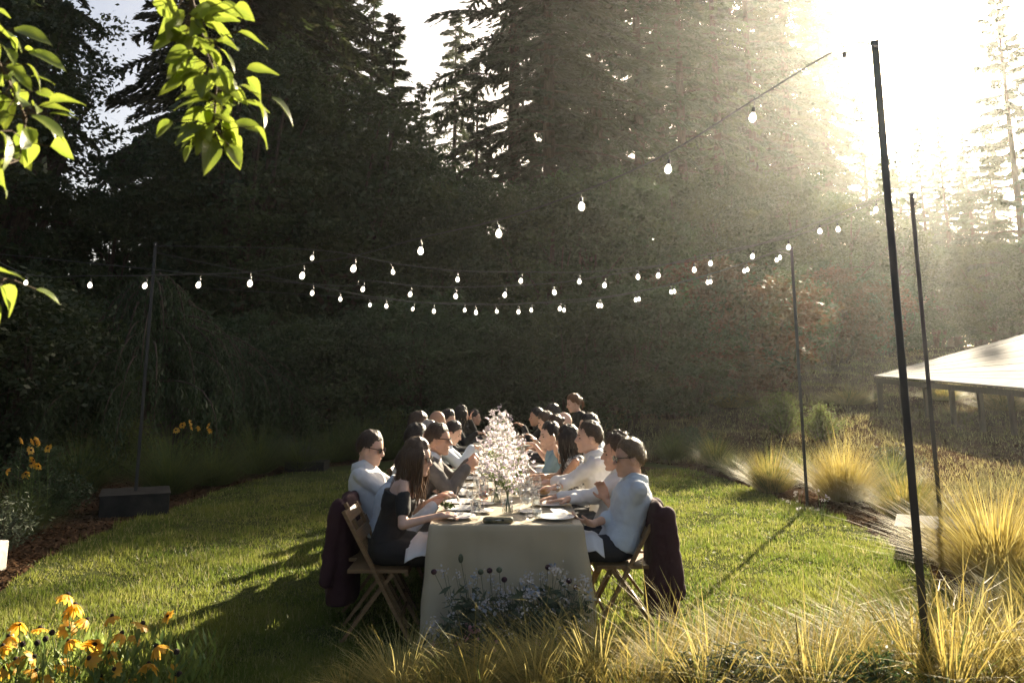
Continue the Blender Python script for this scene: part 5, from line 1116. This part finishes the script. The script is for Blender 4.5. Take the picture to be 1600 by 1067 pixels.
def string(label, A, B, pts, gap=.17, seed=1, lead=None):
    """A, B: ground positions of the two supports with wire height; pts: bulbs seen along it"""
    r = random.Random(seed); P = []
    for px, py in pts:
        d = ray(px, 603); k = d.x/d.y; q = (A[0]-k*A[1])/(k*(B[1]-A[1])-(B[0]-A[0])); Y = A[1]+(B[1]-A[1])*q
        P.append((q, atY(px, py, Y)))
    P.sort(key=lambda e: e[0]); o = thing('string_light', label, 'string lights', Vector(A), 0, 'string lights over the table')
    W_ = [Vector(A)]+[p+Vector((0,0,gap-.035)) for _, p in P]+[Vector(B)]
    Q = []
    for i in range(len(W_)-1):
        p0 = W_[max(i-1,0)]; p1 = W_[i]; p2 = W_[i+1]; p3 = W_[min(i+2, len(W_)-1)]
        for k in range(6):
            u = k/6; Q.append(.5*((2*p1)+(p2-p0)*u+(2*p0-5*p1+4*p2-p3)*u*u+(3*p1-p0-3*p2+p3)*u**3)-Vector(A))
    Q.append(W_[-1]-Vector(A)); mb = MB(); mb.tube(Q, .0055, 5); mb.build('wire', M['wire'], o)
    for _, p in P:
        b = link('bulb', BULB, o); b.scale = (.78,)*3; b.location = p-Vector(A)-Vector((0,0,.008)); b.rotation_euler = (r.normalvariate(0,.12), r.normalvariate(0,.12), 0); link('socket', SOCK, b)
pA, pB, pC, pL, pM = (2.255,4.44,3.66), (4.47,8.30,3.68), (4.13,11.04,3.56), (-4.90,10.9,3.58), (-7.4,10.85,3.56)
string('nearest string of big bulbs sweeping from the nearest right pole to the left', pA, pM, [(1320,105),(1175,190),(1043,270),(909,328),(780,370),(657,397),(551,424),(471,435),(390,447),(309,449),(225,450),(140,449),(40,445)], .17, 1)
string('second string of bulbs from the boxed right pole to the left pole', pB, pL, [(1368,331),(1281,365),(1175,404),(1085,425),(997,436),(905,443),(813,442),(715,440),(615,428),(487,461-55)], .17, 2)
string('third string of bulbs, low sagging from the boxed right pole', (4.47,8.42,3.64), (-7.4,10.95,3.5), [(1390,325),(1310,362),(1232,390),(1110,415),(1028,434),(944,449),(867,460),(788,464),(712,466),(640,463),(566,455),(487,461)], .17, 3)
string('fourth string of small bulbs, lowest, from the thin far pole', pC, (-4.90,11.0,3.5), [(1219,405),(1163,426),(1106,444),(1049,459),(993,471),(935,480),(874,485),(810,490),(744,491),(678,489),(604,481),(532,470)], .17, 4)
string('fifth string of tiny bulbs running behind the fourth', (4.13,11.16,3.52), (-5.6,14.2,3.4), [(1214,409),(1168,424),(1110,443),(1054,458),(998,470),(940,480),(881,487),(830,487),(777,489),(726,487),(644,485),(578,479)], .17, 5)

# ================================================================ SHELTER ON THE SLOPE (right) AND SHED (left)
def shelter():
    a = atY(1366, 589, 22.5); b = atY(1640, 613, 17.2); c = atY(1640, 512, 24.0)      # eave left corner, eave right end, ridge at right
    d = a+(c-b)*1.0
    d = atY(1372, 587, 27.0)
    o = thing('wooden_shelter', 'low wooden shelter on the slope with a pale boarded roof', 'shelter', (b.x, b.y, T(b.x, b.y))); O = Vector(o.location)
    ex = (b-a); n = 16; eav = ex.length
    up = Vector((c.x-b.x, c.y-b.y, c.z-b.z)); nrm_ = ex.cross(up).normalized()
    nrm_ = nrm_ if nrm_.z > 0 else -nrm_
    for i in range(n):
        t0 = i/n; t1 = (i+1)/n-.0035; l0 = a+(d-a)*t0; l1 = a+(d-a)*t1; r0 = b+up*t0; r1 = b+up*t1
        q = MB(); h = nrm_*.035; k = nrm_*(random.uniform(0,.02)); v = [l0+k, r0+k, r1+k, l1+k, l0+h+k, r0+h+k, r1+h+k, l1+h+k]; q.add([x-O for x in v], [(3,2,1,0),(4,5,6,7),(0,1,5,4),(1,2,6,5),(2,3,7,6),(3,0,4,7)]); q.build('roof_board', M['roof'], o)
    mb = MB(); mb.bar(a-O-Vector((0,0,.09)), b-O-Vector((0,0,.09)), .05, .14); mb.build('eave_beam', M['shedwood'], o)
    for k in range(7):
        u_ = .03+.94*k/6; p = (a+(d-a)*.05)*(1-u_)+(b+up*.04)*u_; mb = MB(); zg = T(p.x, p.y)-.05; mb.bar((p.x-O.x, p.y-O.y, zg-O.z), (p.x-O.x, p.y-O.y, p.z-.08-O.z), .10, .10); mb.build('post', M['shedwood'], o)
    for k in range(4):
        p = d+(c-d)*(.03+.94*k/3)-up*.06; mb = MB(); zg = T(p.x, p.y)-.05; mb.bar((p.x-O.x, p.y-O.y, zg-O.z), (p.x-O.x, p.y-O.y, p.z-.06-O.z), .10, .10); mb.build('post', M['shedwood'], o)
shelter()
def shed():
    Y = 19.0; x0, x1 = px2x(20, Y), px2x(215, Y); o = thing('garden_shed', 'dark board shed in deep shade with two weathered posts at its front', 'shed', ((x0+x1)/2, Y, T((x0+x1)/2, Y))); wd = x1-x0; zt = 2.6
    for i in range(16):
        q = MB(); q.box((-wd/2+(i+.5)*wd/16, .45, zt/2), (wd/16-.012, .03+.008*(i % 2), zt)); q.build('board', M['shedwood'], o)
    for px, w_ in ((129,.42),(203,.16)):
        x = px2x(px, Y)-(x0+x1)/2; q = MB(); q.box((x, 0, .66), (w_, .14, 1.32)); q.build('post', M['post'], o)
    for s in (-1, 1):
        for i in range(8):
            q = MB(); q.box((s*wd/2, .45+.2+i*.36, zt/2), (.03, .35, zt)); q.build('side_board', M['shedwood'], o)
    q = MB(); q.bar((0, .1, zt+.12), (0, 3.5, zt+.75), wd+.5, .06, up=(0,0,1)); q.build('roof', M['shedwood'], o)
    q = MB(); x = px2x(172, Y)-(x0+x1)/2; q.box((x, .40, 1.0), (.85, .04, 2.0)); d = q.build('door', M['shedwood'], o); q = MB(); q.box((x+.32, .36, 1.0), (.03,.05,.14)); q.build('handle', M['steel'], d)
shed()
# pale stones in the beds
p = Vector((px2x(1480, 4.75), 4.75, 0)); mb = MB(); s = .09
mb.ell((0,0,s*.7), (1,1,1), None, 16, 10, fn=lambda d, v: np.sign(d)*np.abs(d)**.75*np.array([s*1.3,s,s*.9])*(1+.12*np.sin(d[:,[1]]*5+d[:,[0]]*4)+.06*np.sin(d[:,[2]]*11+d[:,[0]]*9)))
tag(mb.build('stone', M['stone'], None, True, (p.x, p.y, .0)), 'pale stone half hidden among golden blades at lower right', 'stone')
p = gnd(-22, 893); mb = MB(); mb.box((0,0,.13), (.26,.18,.26)); o = mb.build('stone_block', M['stone'], None, False, (p.x, p.y, 0)); bv = o.modifiers.new('bevel','BEVEL'); bv.width = .015; bv.segments = 2
tag(o, 'pale stone block cut by the left edge of the picture', 'stone')

# ================================================================ HAZE
if HAZE:
    mb = MB(); mb.box((5, 75, 25.5), (320, 240, 55)); hm = bpy.data.materials.new('haze_air'); hm.use_nodes = True; t = hm.node_tree
    t.nodes.remove(t.nodes['Principled BSDF']); pv = t.nodes.new('ShaderNodeVolumePrincipled'); pv.inputs['Color'].default_value = (.90,.92,.88,1); pv.inputs['Density'].default_value = HAZE; pv.inputs['Anisotropy'].default_value = .77
    t.links.new(pv.outputs[0], t.nodes['Material Output'].inputs['Volume']); hz = mb.build('haze', hm); tag(hz, 'sunlit haze hanging in the clearing', 'haze', kind='stuff')
